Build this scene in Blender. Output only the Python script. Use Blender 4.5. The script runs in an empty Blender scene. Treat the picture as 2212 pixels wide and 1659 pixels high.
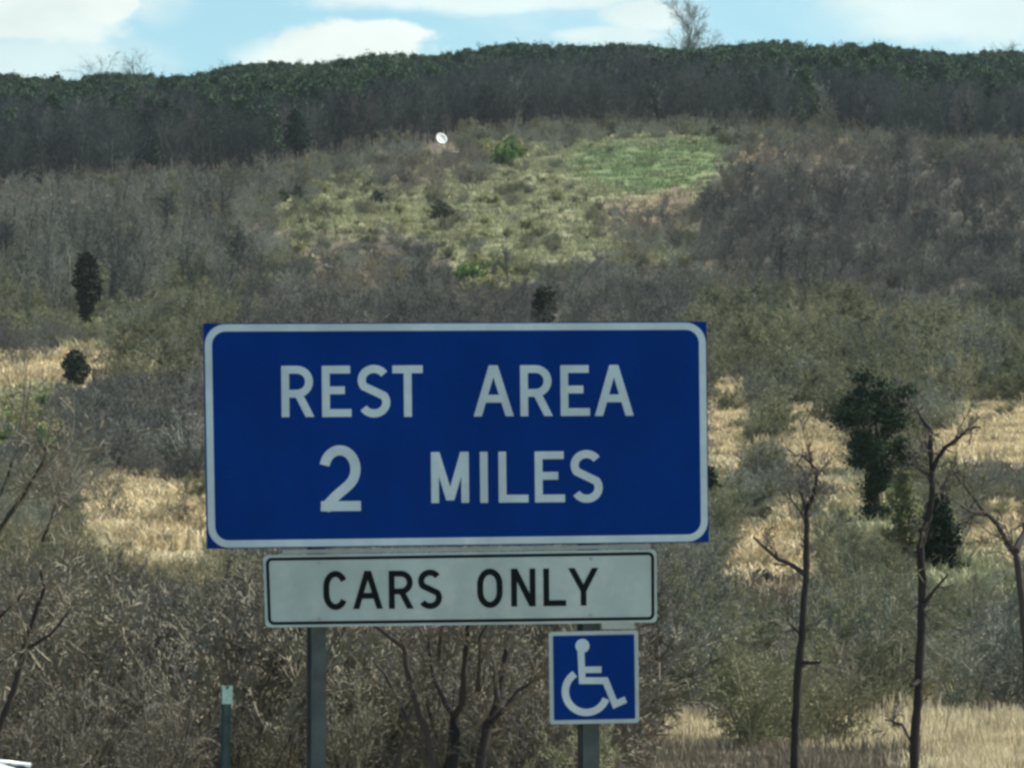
import bpy, math, random
import numpy as np
from mathutils import Vector, Matrix

# ------------------------------------------------------------------ camera
SC = bpy.context.scene
COL = SC.collection
K = 4.92 / 30.0 / 2212.0            # tangent of one picture unit (2212 units across the frame)
CAMZ = 1.6
HZ = 1675.0                         # row of eye level
PITCH = math.atan((HZ - 829.5) * K)
HAZE = 0.000034
cam_d = bpy.data.cameras.new("camera")
cam = bpy.data.objects.new("camera", cam_d)
COL.objects.link(cam)
cam_d.sensor_width = 36.0
cam_d.lens = 36.0 / (2212 * K)
cam_d.clip_start = 0.5
cam_d.clip_end = 30000.0
cam.location = (0, 0, CAMZ)
cam.rotation_euler = (math.pi / 2 + PITCH, 0, 0)
SC.camera = cam

# ------------------------------------------------------------------ sun, exposure
SUN_EL, SUN_AZ = math.radians(46), math.radians(68)      # azimuth clockwise from the view direction (+Y)
sun_d = bpy.data.lights.new("sun", 'SUN')
sun_d.energy = 5.0
sun_d.angle = math.radians(0.5)
sun_d.color = (1.0, 0.94, 0.82)
sun = bpy.data.objects.new("sun", sun_d)
COL.objects.link(sun)
sdir = Vector((math.sin(SUN_AZ) * math.cos(SUN_EL), math.cos(SUN_AZ) * math.cos(SUN_EL), math.sin(SUN_EL)))
sun.rotation_euler = sdir.to_track_quat('Z', 'Y').to_euler()
sun.location = (60, 10, 60)
SC.view_settings.view_transform = 'Standard'
SC.view_settings.look = 'None'
SC.view_settings.exposure = 0.5
SC.view_settings.gamma = 1.0
SC.render.engine = 'CYCLES'
SC.cycles.use_denoising = True
SC.cycles.max_bounces = 6
SC.cycles.diffuse_bounces = 3
SC.cycles.transparent_max_bounces = 4
SC.cycles.filter_width = 2.9


# ------------------------------------------------------------------ node helpers
class NT:
    def __init__(s, tree):
        s.t = tree
        s.t.nodes.clear()

    def n(s, kind, **kw):
        nd = s.t.nodes.new(kind)
        for k, v in kw.items():
            setattr(nd, k, v)
        return nd

    def put(s, sock, v):
        if isinstance(v, bpy.types.NodeSocket):
            s.t.links.new(v, sock)
        elif v is not None:
            sock.default_value = v

    def m(s, op, a, b=None, c=None, clamp=False):
        nd = s.n('ShaderNodeMath', operation=op, use_clamp=clamp)
        s.put(nd.inputs[0], a)
        if b is not None:
            s.put(nd.inputs[1], b)
        if c is not None:
            s.put(nd.inputs[2], c)
        return nd.outputs[0]

    def mix(s, f, a, b, blend='MIX'):
        nd = s.n('ShaderNodeMix', data_type='RGBA', blend_type=blend)
        s.put(nd.inputs[0], f)
        s.put(nd.inputs[6], a if not isinstance(a, tuple) else (*a[:3], 1))
        s.put(nd.inputs[7], b if not isinstance(b, tuple) else (*b[:3], 1))
        return nd.outputs[2]

    def noise(s, vec, scale, detail=4, rough=0.55):
        nd = s.n('ShaderNodeTexNoise')
        if vec is not None:
            s.put(nd.inputs['Vector'], vec)
        nd.inputs['Scale'].default_value = scale
        nd.inputs['Detail'].default_value = detail
        nd.inputs['Roughness'].default_value = rough
        return nd.outputs[0]

    def ramp(s, f, lo, hi):
        nd = s.n('ShaderNodeMapRange', interpolation_type='SMOOTHSTEP')
        s.put(nd.inputs[0], f)
        s.put(nd.inputs[1], lo)
        s.put(nd.inputs[2], hi)
        return nd.outputs[0]


# ------------------------------------------------------------------ world: sky and clouds
W = bpy.data.worlds.new("World")
SC.world = W
W.use_nodes = True
w = NT(W.node_tree)
sky = w.n('ShaderNodeTexSky', sky_type='NISHITA')
sky.sun_disc = False
sky.sun_elevation = SUN_EL
sky.sun_rotation = SUN_AZ
sky.altitude = 200
sky.air_density = 1.0
sky.dust_density = 0.6
sky.ozone_density = 1.0
tc = w.n('ShaderNodeTexCoord')
sep = w.n('ShaderNodeSeparateXYZ')
w.put(sep.inputs[0], tc.outputs['Generated'])
az = w.m('ARCTAN2', sep.outputs[0], sep.outputs[1])
el = w.m('ARCSINE', sep.outputs[2])
comb = w.n('ShaderNodeCombineXYZ')
w.put(comb.inputs[0], az)
w.put(comb.inputs[1], w.m('MULTIPLY', el, 1.7))
wob = w.m('SUBTRACT', w.noise(comb.outputs[0], 95, 6, 0.6), 0.5)
wob2 = w.m('SUBTRACT', w.noise(comb.outputs[0], 22, 3, 0.5), 0.5)


def cloud(px, py, rx, ry, soft, dens=1.0, flat=None):
    """one cloud standing in the sky at this bearing and height, radii in picture units"""
    a0, e0 = (px - 1106) * K, (HZ - py) * K
    dx = w.m('DIVIDE', w.m('SUBTRACT', az, a0), rx * K)
    dy = w.m('DIVIDE', w.m('SUBTRACT', el, e0), ry * K)
    r = w.m('SQRT', w.m('ADD', w.m('MULTIPLY', dx, dx), w.m('MULTIPLY', dy, dy)))
    r = w.m('ADD', r, w.m('ADD', w.m('MULTIPLY', wob, 1.5), w.m('MULTIPLY', wob2, 0.8)))
    v = w.ramp(w.m('SUBTRACT', 1.0 + soft, r), 0.0, 2 * soft)
    return w.m('MULTIPLY', v, dens)


cl = w.ramp(w.noise(comb.outputs[0], 7.5, 7, 0.62), 0.50, 0.68)         # the general broken cover
cl = w.m('MULTIPLY', cl, 0.62)
for c in [(745, 118, 205, 62, 0.17, 1.0), (815, 82, 110, 42, 0.17, 1.0), (650, 104, 80, 36, 0.2, 1.0),
          (60, 20, 240, 85, 0.35, 0.92), (225, 8, 75, 58, 0.18, 0.95), (40, 130, 230, 60, 0.6, 0.62),
          (1050, 0, 340, 30, 0.40, 0.75), (1400, 40, 100, 40, 0.35, 0.8), (1330, 78, 120, 20, 0.35, 0.7),
          (2080, 30, 320, 75, 0.40, 0.72), (340, 0, 70, 60, 0.45, 0.45)]:
    cl = w.m('MAXIMUM', cl, cloud(*c))
for c in [(480, 60, 120, 60, 0.6, 0.8), (1680, 60, 170, 45, 0.6, 0.7)]:   # clear gaps between them
    g = cloud(*c)
    cl = w.m('MULTIPLY', cl, w.m('SUBTRACT', 1.0, g))
lum = w.m('ADD', 0.76, w.m('MULTIPLY', w.noise(comb.outputs[0], 45, 4, 0.5), 0.42))
cc = w.n('ShaderNodeMix', data_type='RGBA', blend_type='MULTIPLY')
cc.inputs[0].default_value = 1.0
CLOUD_RGB = (6.6, 7.35, 7.0)
cc.inputs[6].default_value = (*CLOUD_RGB, 1)
w.put(cc.inputs[7], lum)
SKYTINT = (0.80, 1.02, 1.0)
skyt = w.mix(1.0, sky.outputs[0], SKYTINT, 'MULTIPLY')
bgc = w.mix(cl, skyt, cc.outputs[2])
bg = w.n('ShaderNodeBackground')
w.put(bg.inputs[0], bgc)
bg.inputs[1].default_value = 0.10
out = w.n('ShaderNodeOutputWorld')
w.t.links.new(bg.outputs[0], out.inputs[0])


# ------------------------------------------------------------------ picture geometry helpers
CP, SP = math.cos(PITCH), math.sin(PITCH)
T2P = 2212.0 / 2314.0


def ray(px, py):
    a, b = (px - 1106) * K, (829.5 - py) * K
    return Vector((a, CP - b * SP, SP + b * CP))


def at(px, py, depth):
    r = ray(px, py)
    return Vector((0, 0, CAMZ)) + r * (depth / r.y)


def at_t(tx, ty, depth):
    return at(tx * T2P, ty * T2P, depth)


def project(x, y, z):
    """world (arrays) -> picture units"""
    z = z - CAMZ
    f = y * CP + z * SP
    u = -y * SP + z * CP
    return 1106 + x / f / K, 829.5 - u / f / K


# ------------------------------------------------------------------ object helpers
def make_mesh(name, V, quads=None, tris=None, mats=(), smooth=False, fmat=None):
    me = bpy.data.meshes.new(name)
    V = np.asarray(V, dtype=np.float32).reshape(-1, 3)
    nq = 0 if quads is None else len(quads)
    nt = 0 if tris is None else len(tris)
    idx = []
    if nq:
        idx.append(np.asarray(quads, dtype=np.int32).ravel())
    if nt:
        idx.append(np.asarray(tris, dtype=np.int32).ravel())
    idx = np.concatenate(idx)
    tot = np.concatenate([np.full(nq, 4, np.int32), np.full(nt, 3, np.int32)])
    st = np.concatenate([[0], np.cumsum(tot)[:-1]]).astype(np.int32)
    me.vertices.add(len(V))
    me.vertices.foreach_set("co", V.ravel())
    me.loops.add(len(idx))
    me.loops.foreach_set("vertex_index", idx)
    me.polygons.add(nq + nt)
    me.polygons.foreach_set("loop_start", st)
    for mt in mats:
        me.materials.append(mt)
    if fmat is not None:
        me.polygons.foreach_set("material_index", np.asarray(fmat, dtype=np.int32))
    me.update(calc_edges=True)
    me.polygons.foreach_set("use_smooth", np.full(nq + nt, smooth, dtype=bool))
    me.validate()
    return me


def link(name, me, parent=None, loc=None, label=None, cat=None, group=None, kind=None):
    o = bpy.data.objects.new(name, me)
    COL.objects.link(o)
    if parent is not None:
        o.parent = parent
    if loc is not None:
        o.location = loc
    tag(o, label, cat, group, kind)
    return o


def tag(o, label=None, cat=None, group=None, kind=None):
    if label:
        o["label"] = label
    if cat:
        o["category"] = cat
    if group:
        o["group"] = group
    if kind:
        o["kind"] = kind
    return o


class MB:
    """collects simple shapes into one mesh"""

    def __init__(s):
        s.V, s.Q, s.T = [], [], []

    def quad(s, a, b, c, d):
        i = len(s.V)
        s.V += [tuple(a), tuple(b), tuple(c), tuple(d)]
        s.Q.append((i, i + 1, i + 2, i + 3))

    def box(s, x0, x1, y0, y1, z0, z1):
        i = len(s.V)
        s.V += [(x, y, z) for z in (z0, z1) for y in (y0, y1) for x in (x0, x1)]
        for f in [(0, 2, 3, 1), (4, 5, 7, 6), (0, 1, 5, 4), (2, 6, 7, 3), (0, 4, 6, 2), (1, 3, 7, 5)]:
            s.Q.append(tuple(i + k for k in f))

    def slab(s, corners, y0, y1):
        """a plate from (x, z) corners, counter-clockwise seen from the front (-y)"""
        i = len(s.V)
        n = len(corners)
        s.V += [(x, y0, z) for x, z in corners] + [(x, y1, z) for x, z in corners]
        for k in range(n):
            j = (k + 1) % n
            s.Q.append((i + k, i + k + n, i + j + n, i + j))
        cx = sum(c[0] for c in corners) / n
        cz = sum(c[1] for c in corners) / n
        s.V += [(cx, y0, cz), (cx, y1, cz)]
        for k in range(n):
            j = (k + 1) % n
            s.T.append((i + k, i + j, i + 2 * n))
            s.T.append((i + j + n, i + k + n, i + 2 * n + 1))

    def tube(s, pts, radii, n=8, caps=True):
        pts = [Vector(p) for p in pts]
        i0 = len(s.V)
        ref = Vector((0.31, 0.9, 0.27)).normalized()
        for k, p in enumerate(pts):
            d = (pts[min(k + 1, len(pts) - 1)] - pts[max(k - 1, 0)]).normalized()
            a = d.cross(ref)
            if a.length < 1e-3:
                a = d.cross(Vector((1, 0, 0)))
            a.normalize()
            b = d.cross(a)
            for j in range(n):
                t = 2 * math.pi * j / n
                s.V.append(tuple(p + (a * math.cos(t) + b * math.sin(t)) * radii[k]))
        for k in range(len(pts) - 1):
            for j in range(n):
                j2 = (j + 1) % n
                s.Q.append((i0 + k * n + j, i0 + k * n + j2, i0 + (k + 1) * n + j2, i0 + (k + 1) * n + j))
        if caps:
            for k, fl in ((0, True), (len(pts) - 1, False)):
                c = len(s.V)
                s.V.append(tuple(pts[k]))
                for j in range(n):
                    a, b = i0 + k * n + j, i0 + k * n + (j + 1) % n
                    s.T.append((b, a, c) if fl else (a, b, c))

    def mesh(s, name, mat, smooth=False):
        return make_mesh(name, s.V, s.Q or None, s.T or None, [mat], smooth)


# ------------------------------------------------------------------ materials
def mat(name):
    m = bpy.data.materials.new(name)
    m.use_nodes = True
    t = NT(m.node_tree)
    b = t.n('ShaderNodeBsdfPrincipled')
    o = t.n('ShaderNodeOutputMaterial')
    t.t.links.new(b.outputs[0], o.inputs[0])
    return m, t, b


def plain(name, rgb, rough=0.6, metal=0.0, var=0.12, scale=6.0, spec=0.5):
    m, t, b = mat(name)
    tcn = t.n('ShaderNodeTexCoord')
    f = t.noise(tcn.outputs['Object'], scale, 5, 0.6)
    lo = tuple(c * (1 - var) for c in rgb)
    hi = tuple(min(1, c * (1 + var)) for c in rgb)
    t.put(b.inputs['Base Color'], t.mix(t.ramp(f, 0.3, 0.7), lo, hi))
    b.inputs['Roughness'].default_value = rough
    b.inputs['Metallic'].default_value = metal
    b.inputs['Specular IOR Level'].default_value = spec
    return m


def plant(name, lo, hi, clump=0.05, rough=0.9, spec=0.15, transl=0.0):
    """plant colour: differs from plant to plant, and drifts over the slope"""
    m, t, b = mat(name)
    oi = t.n('ShaderNodeObjectInfo')
    geo = t.n('ShaderNodeNewGeometry')
    f1 = t.noise(geo.outputs['Position'], clump, 3, 0.6)
    f2 = t.noise(geo.outputs['Position'], clump * 14, 2, 0.5)
    f = t.m('ADD', t.m('MULTIPLY', oi.outputs['Random'], 0.5), t.m('MULTIPLY', f1, 0.4))
    f = t.m('ADD', f, t.m('MULTIPLY', f2, 0.35))
    t.put(b.inputs['Base Color'], t.mix(t.ramp(f, 0.32, 0.90), lo, hi))
    b.inputs['Roughness'].default_value = rough
    b.inputs['Specular IOR Level'].default_value = spec
    if transl > 0:
        tr = t.n('ShaderNodeBsdfTranslucent')
        t.put(tr.inputs[0], t.mix(t.ramp(f, 0.32, 0.90), lo, hi))
        ms = t.n('ShaderNodeMixShader')
        ms.inputs[0].default_value = transl
        t.t.links.new(b.outputs[0], ms.inputs[1])
        t.t.links.new(tr.outputs[0], ms.inputs[2])
        o = [n for n in t.t.nodes if n.type == 'OUTPUT_MATERIAL'][0]
        t.t.links.new(ms.outputs[0], o.inputs[0])
    return m


M = {}
TINTS = ['grey', 'olive', 'dark', 'brown', 'khaki', 'wood']
M['grey'] = plant('twigs_grey', (0.120, 0.126, 0.102), (0.32, 0.325, 0.26))
M['olive'] = plant('twigs_olive', (0.115, 0.118, 0.078), (0.29, 0.29, 0.185))
M['dark'] = plant('twigs_dark', (0.070, 0.072, 0.068), (0.200, 0.188, 0.165))
M['brown'] = plant('twigs_brown', (0.130, 0.116, 0.092), (0.30, 0.268, 0.21))
M['khaki'] = plant('twigs_khaki', (0.26, 0.23, 0.14), (0.42, 0.38, 0.23))
M['wood'] = plant('twigs_wood', (0.036, 0.048, 0.047), (0.115, 0.132, 0.120), clump=0.02)
M['near'] = plant('twigs_near', (0.108, 0.096, 0.078), (0.228, 0.205, 0.163))
M['nkhaki'] = plant('twigs_near_khaki', (0.135, 0.122, 0.088), (0.265, 0.245, 0.175))
M['leaf_olive'] = plant('buds_olive', (0.135, 0.14, 0.085), (0.25, 0.25, 0.15), transl=0.25)
M['leaf_lime'] = plant('buds_lime', (0.30, 0.30, 0.14), (0.46, 0.45, 0.23), transl=0.3)
M['leaf_green'] = plant('leaves_green', (0.10, 0.19, 0.06), (0.17, 0.28, 0.09), transl=0.3)
M['pine'] = plant('pine_needles', (0.024, 0.058, 0.034), (0.092, 0.150, 0.078), clump=0.02)
M['cedar'] = plant('cedar_sprays', (0.024, 0.034, 0.022), (0.066, 0.080, 0.044), clump=0.8)
M['bush'] = plant('dull_green_leaves', (0.045, 0.058, 0.040), (0.115, 0.125, 0.085), clump=0.8)
M['sunpine'] = plant('sunlit_pine_sprays', (0.13, 0.14, 0.065), (0.27, 0.27, 0.13), clump=0.8)  # sunlight put into the colour: yellower and lighter than the other pine sprays
M['bigpine'] = plant('green_sprays', (0.016, 0.034, 0.021), (0.072, 0.120, 0.050), clump=0.6)
M['bark'] = plant('bark_grey_brown', (0.07, 0.062, 0.055), (0.13, 0.115, 0.10), clump=3.0)
M['bark_dark'] = plant('bark_dark', (0.030, 0.027, 0.026), (0.065, 0.058, 0.054), clump=3.0)
M['grass_tan'] = plant('dry_grass', (0.36, 0.296, 0.174), (0.84, 0.712, 0.468), clump=0.30, transl=0.2)
M['grass_pale'] = plant('bleached_grass', (0.34, 0.285, 0.18), (0.74, 0.65, 0.44), clump=0.5, transl=0.2)
M['grass_olive'] = plant('olive_grass', (0.23, 0.235, 0.135), (0.43, 0.43, 0.26), clump=0.06, transl=0.2)
M['grass_green'] = plant('fresh_grass', (0.145, 0.205, 0.095), (0.265, 0.33, 0.165), clump=0.06, transl=0.2)
M['grass_brown'] = plant('brown_weeds', (0.15, 0.125, 0.092), (0.28, 0.24, 0.175), clump=0.3, transl=0.1)

# ------------------------------------------------------------------ terrain
_pd = [0, 35, 45, 60, 80, 100, 130, 140, 180, 250, 330, 420, 520, 640, 760, 860, 950, 1010, 1200, 1400, 1600, 2000, 3000, 6000, 12000]
_py = [None, None, None, 1720, 1675, 1640, 1585, 1560, 1420, 1240, 1080, 930, 800, 680, 560, 440, 330, 280, 222, 182]
_pz = [0, -0.1, 0.3]
for d_, y_ in zip(_pd[3:20], _py[3:]):
    _pz.append(CAMZ + (HZ - y_) * K * d_)
_pz += [_pz[-1] + 6, _pz[-1] - 6, _pz[-1] - 40, 60, 40]
_dd = np.linspace(0, 12000, 12001)
_zz = np.interp(_dd, _pd, _pz)
_ker = np.ones(41) / 41
_sm = np.convolve(np.pad(_zz, 20, mode='edge'), _ker, 'valid')
_wt = np.clip((_dd - 60) / 200, 0, 1)
_zz = _zz * (1 - _wt) + _sm * _wt

ROADC = np.array([(1.8, -60), (1.4, -25), (0.3, 0), (-0.9, 10), (-2.7, 20), (-6.3, 32), (-12.5, 44), (-22, 57), (-36, 69), (-58, 80), (-90, 90)], float)


def road_dist(x, y):
    best = np.full(np.shape(x), 1e9)
    for i in range(len(ROADC) - 1):
        a, b = ROADC[i], ROADC[i + 1]
        ab = b - a
        t = np.clip(((x - a[0]) * ab[0] + (y - a[1]) * ab[1]) / (ab @ ab), 0, 1)
        best = np.minimum(best, np.hypot(x - a[0] - t * ab[0], y - a[1] - t * ab[1]))
    return best


def smooth01(t):
    t = np.clip(t, 0, 1)
    return t * t * (3 - 2 * t)


def tz(x, y):
    x = np.asarray(x, float)
    y = np.asarray(y, float)
    d = np.hypot(x, y)
    a = np.arctan2(x, y)
    px = a / K + 1106
    z = np.interp(d, _dd, _zz)
    m = np.interp(px, [-2500, 0, 500, 1106, 1560, 2212, 4500], [0.84, 0.941, 0.963, 0.991, 1.001, 0.982, 0.90])
    back = 1 - 0.85 * smooth01((np.abs(a) - 0.7) / 1.2)
    z = z * (1 + (m - 1) * smooth01((d - 200) / 600)) * back
    amp = smooth01((d - 90) / 260)
    z = z + amp * (0.55 * np.sin(x / 9.7 + 1.3 * np.sin(y / 31.0)) * np.sin(y / 17.0 + 0.7 + np.sin(x / 23.0)) + 0.8 * np.sin(x / 27.0 + 2.1) * np.sin(y / 41.0 + x / 60.0))
    z = z + amp * smooth01((d - 900) / 400) * (0.5 * np.sin(a * 140 + 0.5) + 0.5 * np.sin(a * 310 + 2.0))
    z = z + 0.06 * np.sin(x / 1.7) * np.sin(y / 2.3) * smooth01((road_dist(x, y) - 5) / 6)
    rd = road_dist(x, y)
    return z * smooth01((rd - 4.2) / 9.0)


# ---- what grows where: outlines on the slope, in picture units of the photograph's view
ZONES = [
    ('grey', [(0, 0), (2212, 0), (2212, 1760), (0, 1760)]),
    ('grey', [(0, 420), (130, 400), (560, 385), (640, 400), (620, 560), (520, 620), (430, 740), (0, 770)]),
    ('olive', [(0, 560), (430, 560), (560, 620), (440, 780), (0, 780)]),
    ('meadow', [(600, 440), (640, 405), (720, 360), (1000, 310), (1240, 285), (1570, 283), (1580, 330), (1530, 420), (1480, 450), (1440, 470), (1500, 500), (1500, 560),
                (1380, 560), (1250, 550), (1130, 605), (1010, 620), (960, 570), (930, 520), (860, 490), (760, 520), (620, 530)]),
    ('brown', [(820, 350), (1000, 312), (1080, 300), (1060, 380), (830, 400)]),
    ('brown', [(1290, 440), (1440, 400), (1500, 420), (1490, 500), (1380, 530), (1290, 500)]),
    ('green', [(1225, 320), (1330, 300), (1545, 305), (1575, 335), (1500, 400), (1380, 425), (1290, 405), (1225, 360)]),
    ('lime', [(1030, 300), (1130, 283), (1130, 340), (1050, 345)]),
    ('lime', [(1020, 560), (1080, 545), (1075, 600), (1010, 610)]),
    ('dark', [(1520, 400), (1600, 330), (1900, 310), (2212, 340), (2212, 600), (1850, 610), (1560, 600), (1500, 520)]),
    ('brown', [(1560, 330), (1650, 300), (1920, 305), (1900, 345), (1700, 360), (1600, 370)]),
    ('dark', [(470, 700), (560, 620), (640, 580), (800, 510), (900, 500), (1000, 610), (1150, 600), (1260, 545), (1400, 590), (1500, 600), (1500, 1000), (470, 1000)]),
    ('brown', [(640, 560), (800, 540), (900, 600), (800, 620), (650, 610)]),
    ('olive', [(1500, 600), (2212, 600), (2212, 880), (1540, 850)]),
    ('dark', [(1900, 560), (2212, 560), (2212, 660), (1850, 650)]),
    ('khaki', [(220, 760), (445, 750), (445, 830), (225, 850)]),
    ('dark', [(0, 690), (150, 705), (160, 745), (0, 775)]),
    ('tan', [(0, 795), (60, 775), (160, 755), (225, 755), (228, 805), (100, 835), (0, 850)]),
    ('lime', [(0, 850), (100, 835), (105, 930), (0, 965)]),
    ('dark', [(110, 840), (445, 790), (470, 1020), (330, 1050), (200, 1030), (110, 960)]),
    ('grey', [(0, 960), (120, 950), (190, 1040), (170, 1100), (0, 1150)]),
    ('tan', [(160, 1060), (200, 1030), (470, 1055), (470, 1150), (330, 1200), (210, 1125)]),
    ('khaki', [(0, 1120), (210, 1120), (330, 1200), (445, 1150), (600, 1180), (600, 1350), (250, 1380), (0, 1300)]),
    ('grey', [(0, 1300), (250, 1350), (600, 1340), (640, 1760), (0, 1760)]),
    ('khaki', [(540, 1370), (660, 1380), (660, 1650), (500, 1650)]),
    ('khaki', [(700, 1350), (900, 1350), (850, 1500), (720, 1600)]),
    ('olive', [(1500, 850), (2212, 860), (2212, 1250), (1500, 1250)]),
    ('grey', [(1600, 950), (1800, 960), (1860, 1080), (1700, 1090), (1600, 1060)]),
    ('grey', [(2060, 990), (2212, 990), (2212, 1110), (2060, 1100)]),
    ('tan', [(1520, 820), (1640, 840), (1605, 930), (1580, 1010), (1520, 1020)]),
    ('tan', [(1690, 900), (1790, 885), (1800, 950), (1870, 990), (1870, 1020), (1790, 1020), (1700, 980)]),
    ('tan', [(1985, 970), (2060, 900), (2170, 870), (2212, 900), (2195, 990), (2040, 1000)]),
    ('tan', [(1570, 1190), (1660, 1100), (1740, 1090), (1745, 1260), (1600, 1260), (1530, 1210)]),
    ('tan', [(2070, 1120), (2190, 1100), (2212, 1140), (2212, 1215), (2090, 1200)]),
    ('tan', [(1830, 1040), (1890, 1040), (1890, 1100), (1800, 1085)]),
    ('lime', [(1900, 1060), (2000, 1050), (2010, 1130), (1900, 1130)]),
    ('grey', [(1400, 1180), (1560, 1200), (1600, 1270), (1740, 1260), (1750, 1400), (1400, 1420)]),
    ('khaki', [(1560, 1330), (1640, 1330), (1620, 1430), (1560, 1430)]),
    ('olive', [(1400, 1400), (1750, 1380), (2000, 1250), (2212, 1220), (2212, 1550), (1400, 1540)]),
    ('grey', [(2060, 1330), (2212, 1300), (2212, 1560), (2050, 1560)]),
    ('dark', [(1400, 1430), (1600, 1440), (1600, 1540), (1400, 1540)]),
    ('pale', [(1320, 1545), (1500, 1552), (1700, 1560), (1980, 1552), (2212, 1540), (2212, 1612), (1900, 1620), (1700, 1608), (1560, 1614), (1320, 1604)]),
    ('weeds', [(1280, 1605), (1700, 1622), (2000, 1618), (2000, 1760), (1280, 1760)]),
    ('pale', [(1980, 1600), (2212, 1590), (2212, 1760), (1980, 1760)]),
    ('pale', [(480, 1630), (640, 1630), (650, 1700), (480, 1700)]),
]
TYPES = ['grey', 'olive', 'dark', 'brown', 'khaki', 'meadow', 'green', 'lime', 'tan', 'pale', 'weeds']
TI = {n: i for i, n in enumerate(TYPES)}
OPEN = {TI[n] for n in ('meadow', 'green', 'tan', 'pale', 'weeds', 'lime')}
CELL = 4
RX0, RX1, RY0, RY1 = -800, 3000, 0, 1800
gx = np.arange(RX0, RX1, CELL) + CELL / 2
gy = np.arange(RY0, RY1, CELL) + CELL / 2
GX, GY = np.meshgrid(gx, gy)


def pip(X, Y, poly):
    ins = np.zeros(X.shape, bool)
    n = len(poly)
    for i in range(n):
        (x0, y0), (x1, y1) = poly[i], poly[(i + 1) % n]
        if y0 == y1:
            continue
        c = ((y0 > Y) != (y1 > Y)) & (X < (x1 - x0) * (Y - y0) / (y1 - y0) + x0)
        ins ^= c
    return ins


# uneven zone borders
JX = GX + 11 * np.sin(GX / 13.0 + GY / 19.0) + 8 * np.sin(GY / 7.0 + GX / 31.0)
JY = GY + 7 * np.sin(GX / 11.0 + 1.0) + 6 * np.sin(GX / 29.0 + GY / 9.0)
ZMAP = np.zeros(GX.shape, np.int8)
for nm, poly in ZONES:
    pl = [(-1200 if x <= 0 else 3400 if x >= 2212 else x, y) for x, y in poly]
    ZMAP[pip(JX, JY, pl)] = TI[nm]


def zone(px, py):
    i = np.clip(((np.asarray(py) - RY0) / CELL).astype(int), 0, ZMAP.shape[0] - 1)
    j = np.clip(((np.asarray(px) - RX0) / CELL).astype(int), 0, ZMAP.shape[1] - 1)
    return ZMAP[i, j]


WOODLINE = ([-1200, 0, 130, 330, 560, 700, 900, 1010, 1240, 1560, 1750, 1900, 2212, 3400], [425, 425, 405, 392, 388, 350, 318, 300, 284, 278, 288, 305, 335, 340])


def in_wood(px, py):
    return py < np.interp(px, *WOODLINE)


# ---- ground sheet, all round the camera, finest where the camera looks
fine = np.linspace(-0.115, 0.115, 430)
coarse = np.concatenate([np.linspace(-math.pi, -0.13, 70), fine, np.linspace(0.13, math.pi, 70)])
rows = np.concatenate([np.linspace(0.5, 60, 60), np.geomspace(61, 1500, 470), np.geomspace(1520, 12000, 40)])
A2, D2 = np.meshgrid(coarse, rows)
XX, YY = np.sin(A2) * D2, np.cos(A2) * D2
ZZ = tz(XX, YY)
na, nr = len(coarse), len(rows)
ii = np.arange(nr - 1)[:, None] * na + np.arange(na - 1)[None, :]
Q = np.stack([ii, ii + 1, ii + na + 1, ii + na], -1).reshape(-1, 4)
GCOL = {'grey': (.17, .15, .115), 'olive': (.17, .165, .095), 'dark': (.12, .11, .09), 'brown': (.21, .17, .125), 'khaki': (.32, .28, .17), 'meadow': (.31, .315, .185), 'green': (.20, .265, .13),
        'lime': (.33, .34, .16), 'tan': (.58, .495, .31), 'pale': (.48, .41, .28), 'weeds': (.20, .168, .125)}
lut = np.array([GCOL[n] for n in TYPES])
PX, PY = project(XX, np.maximum(YY, 1e-3), ZZ)
front = np.abs(A2) < 0.25
RJ = np.random.RandomState(3)
zt = np.where(front, zone(np.where(front, PX, 0) + RJ.normal(0, 15, PX.shape), np.where(front, PY, 900) + RJ.normal(0, 9, PX.shape)), TI['olive'])
zt = np.where(front & in_wood(np.where(front, PX, 0), np.where(front, PY, 9999)), TI['dark'], zt)
near = (D2 < 60) | ~front
zt = np.where((D2 < 60), TI['khaki'], zt)
gc = lut[zt]
m_ground, t, b = mat('hillside_ground')
ca = t.n('ShaderNodeVertexColor', layer_name='cover')
geo = t.n('ShaderNodeNewGeometry')
n1 = t.noise(geo.outputs['Position'], 0.45, 6, 0.65)
n2 = t.noise(geo.outputs['Position'], 0.06, 4, 0.6)
col = t.mix(t.m('MULTIPLY', t.ramp(n1, 0.25, 0.75), 0.55), ca.outputs[0], t.mix(1.0, ca.outputs[0], (0.50, 0.46, 0.42), 'MULTIPLY'))
col = t.mix(t.m('MULTIPLY', t.ramp(n2, 0.35, 0.7), 0.35), col, t.mix(1.0, col, (1.25, 1.2, 1.05), 'MULTIPLY'))
t.put(b.inputs['Base Color'], col)
b.inputs['Roughness'].default_value = 0.95
b.inputs['Specular IOR Level'].default_value = 0.1
bp = t.n('ShaderNodeBump')
bp.inputs['Strength'].default_value = 0.8
bp.inputs['Distance'].default_value = 0.5
t.put(bp.inputs['Height'], n1)
t.put(b.inputs['Normal'], bp.outputs[0])
gme = make_mesh('hillside', np.stack([XX, YY, ZZ], -1), Q[:, ::-1], None, [m_ground], True)
at_ = gme.color_attributes.new('cover', 'FLOAT_COLOR', 'POINT')
at_.data.foreach_set('color', np.concatenate([gc.reshape(-1, 3), np.ones((gc.size // 3, 1))], 1).astype(np.float32).ravel())
link('hillside', gme, kind='structure', label='grassy hillside rising to a wooded ridge')

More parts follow.
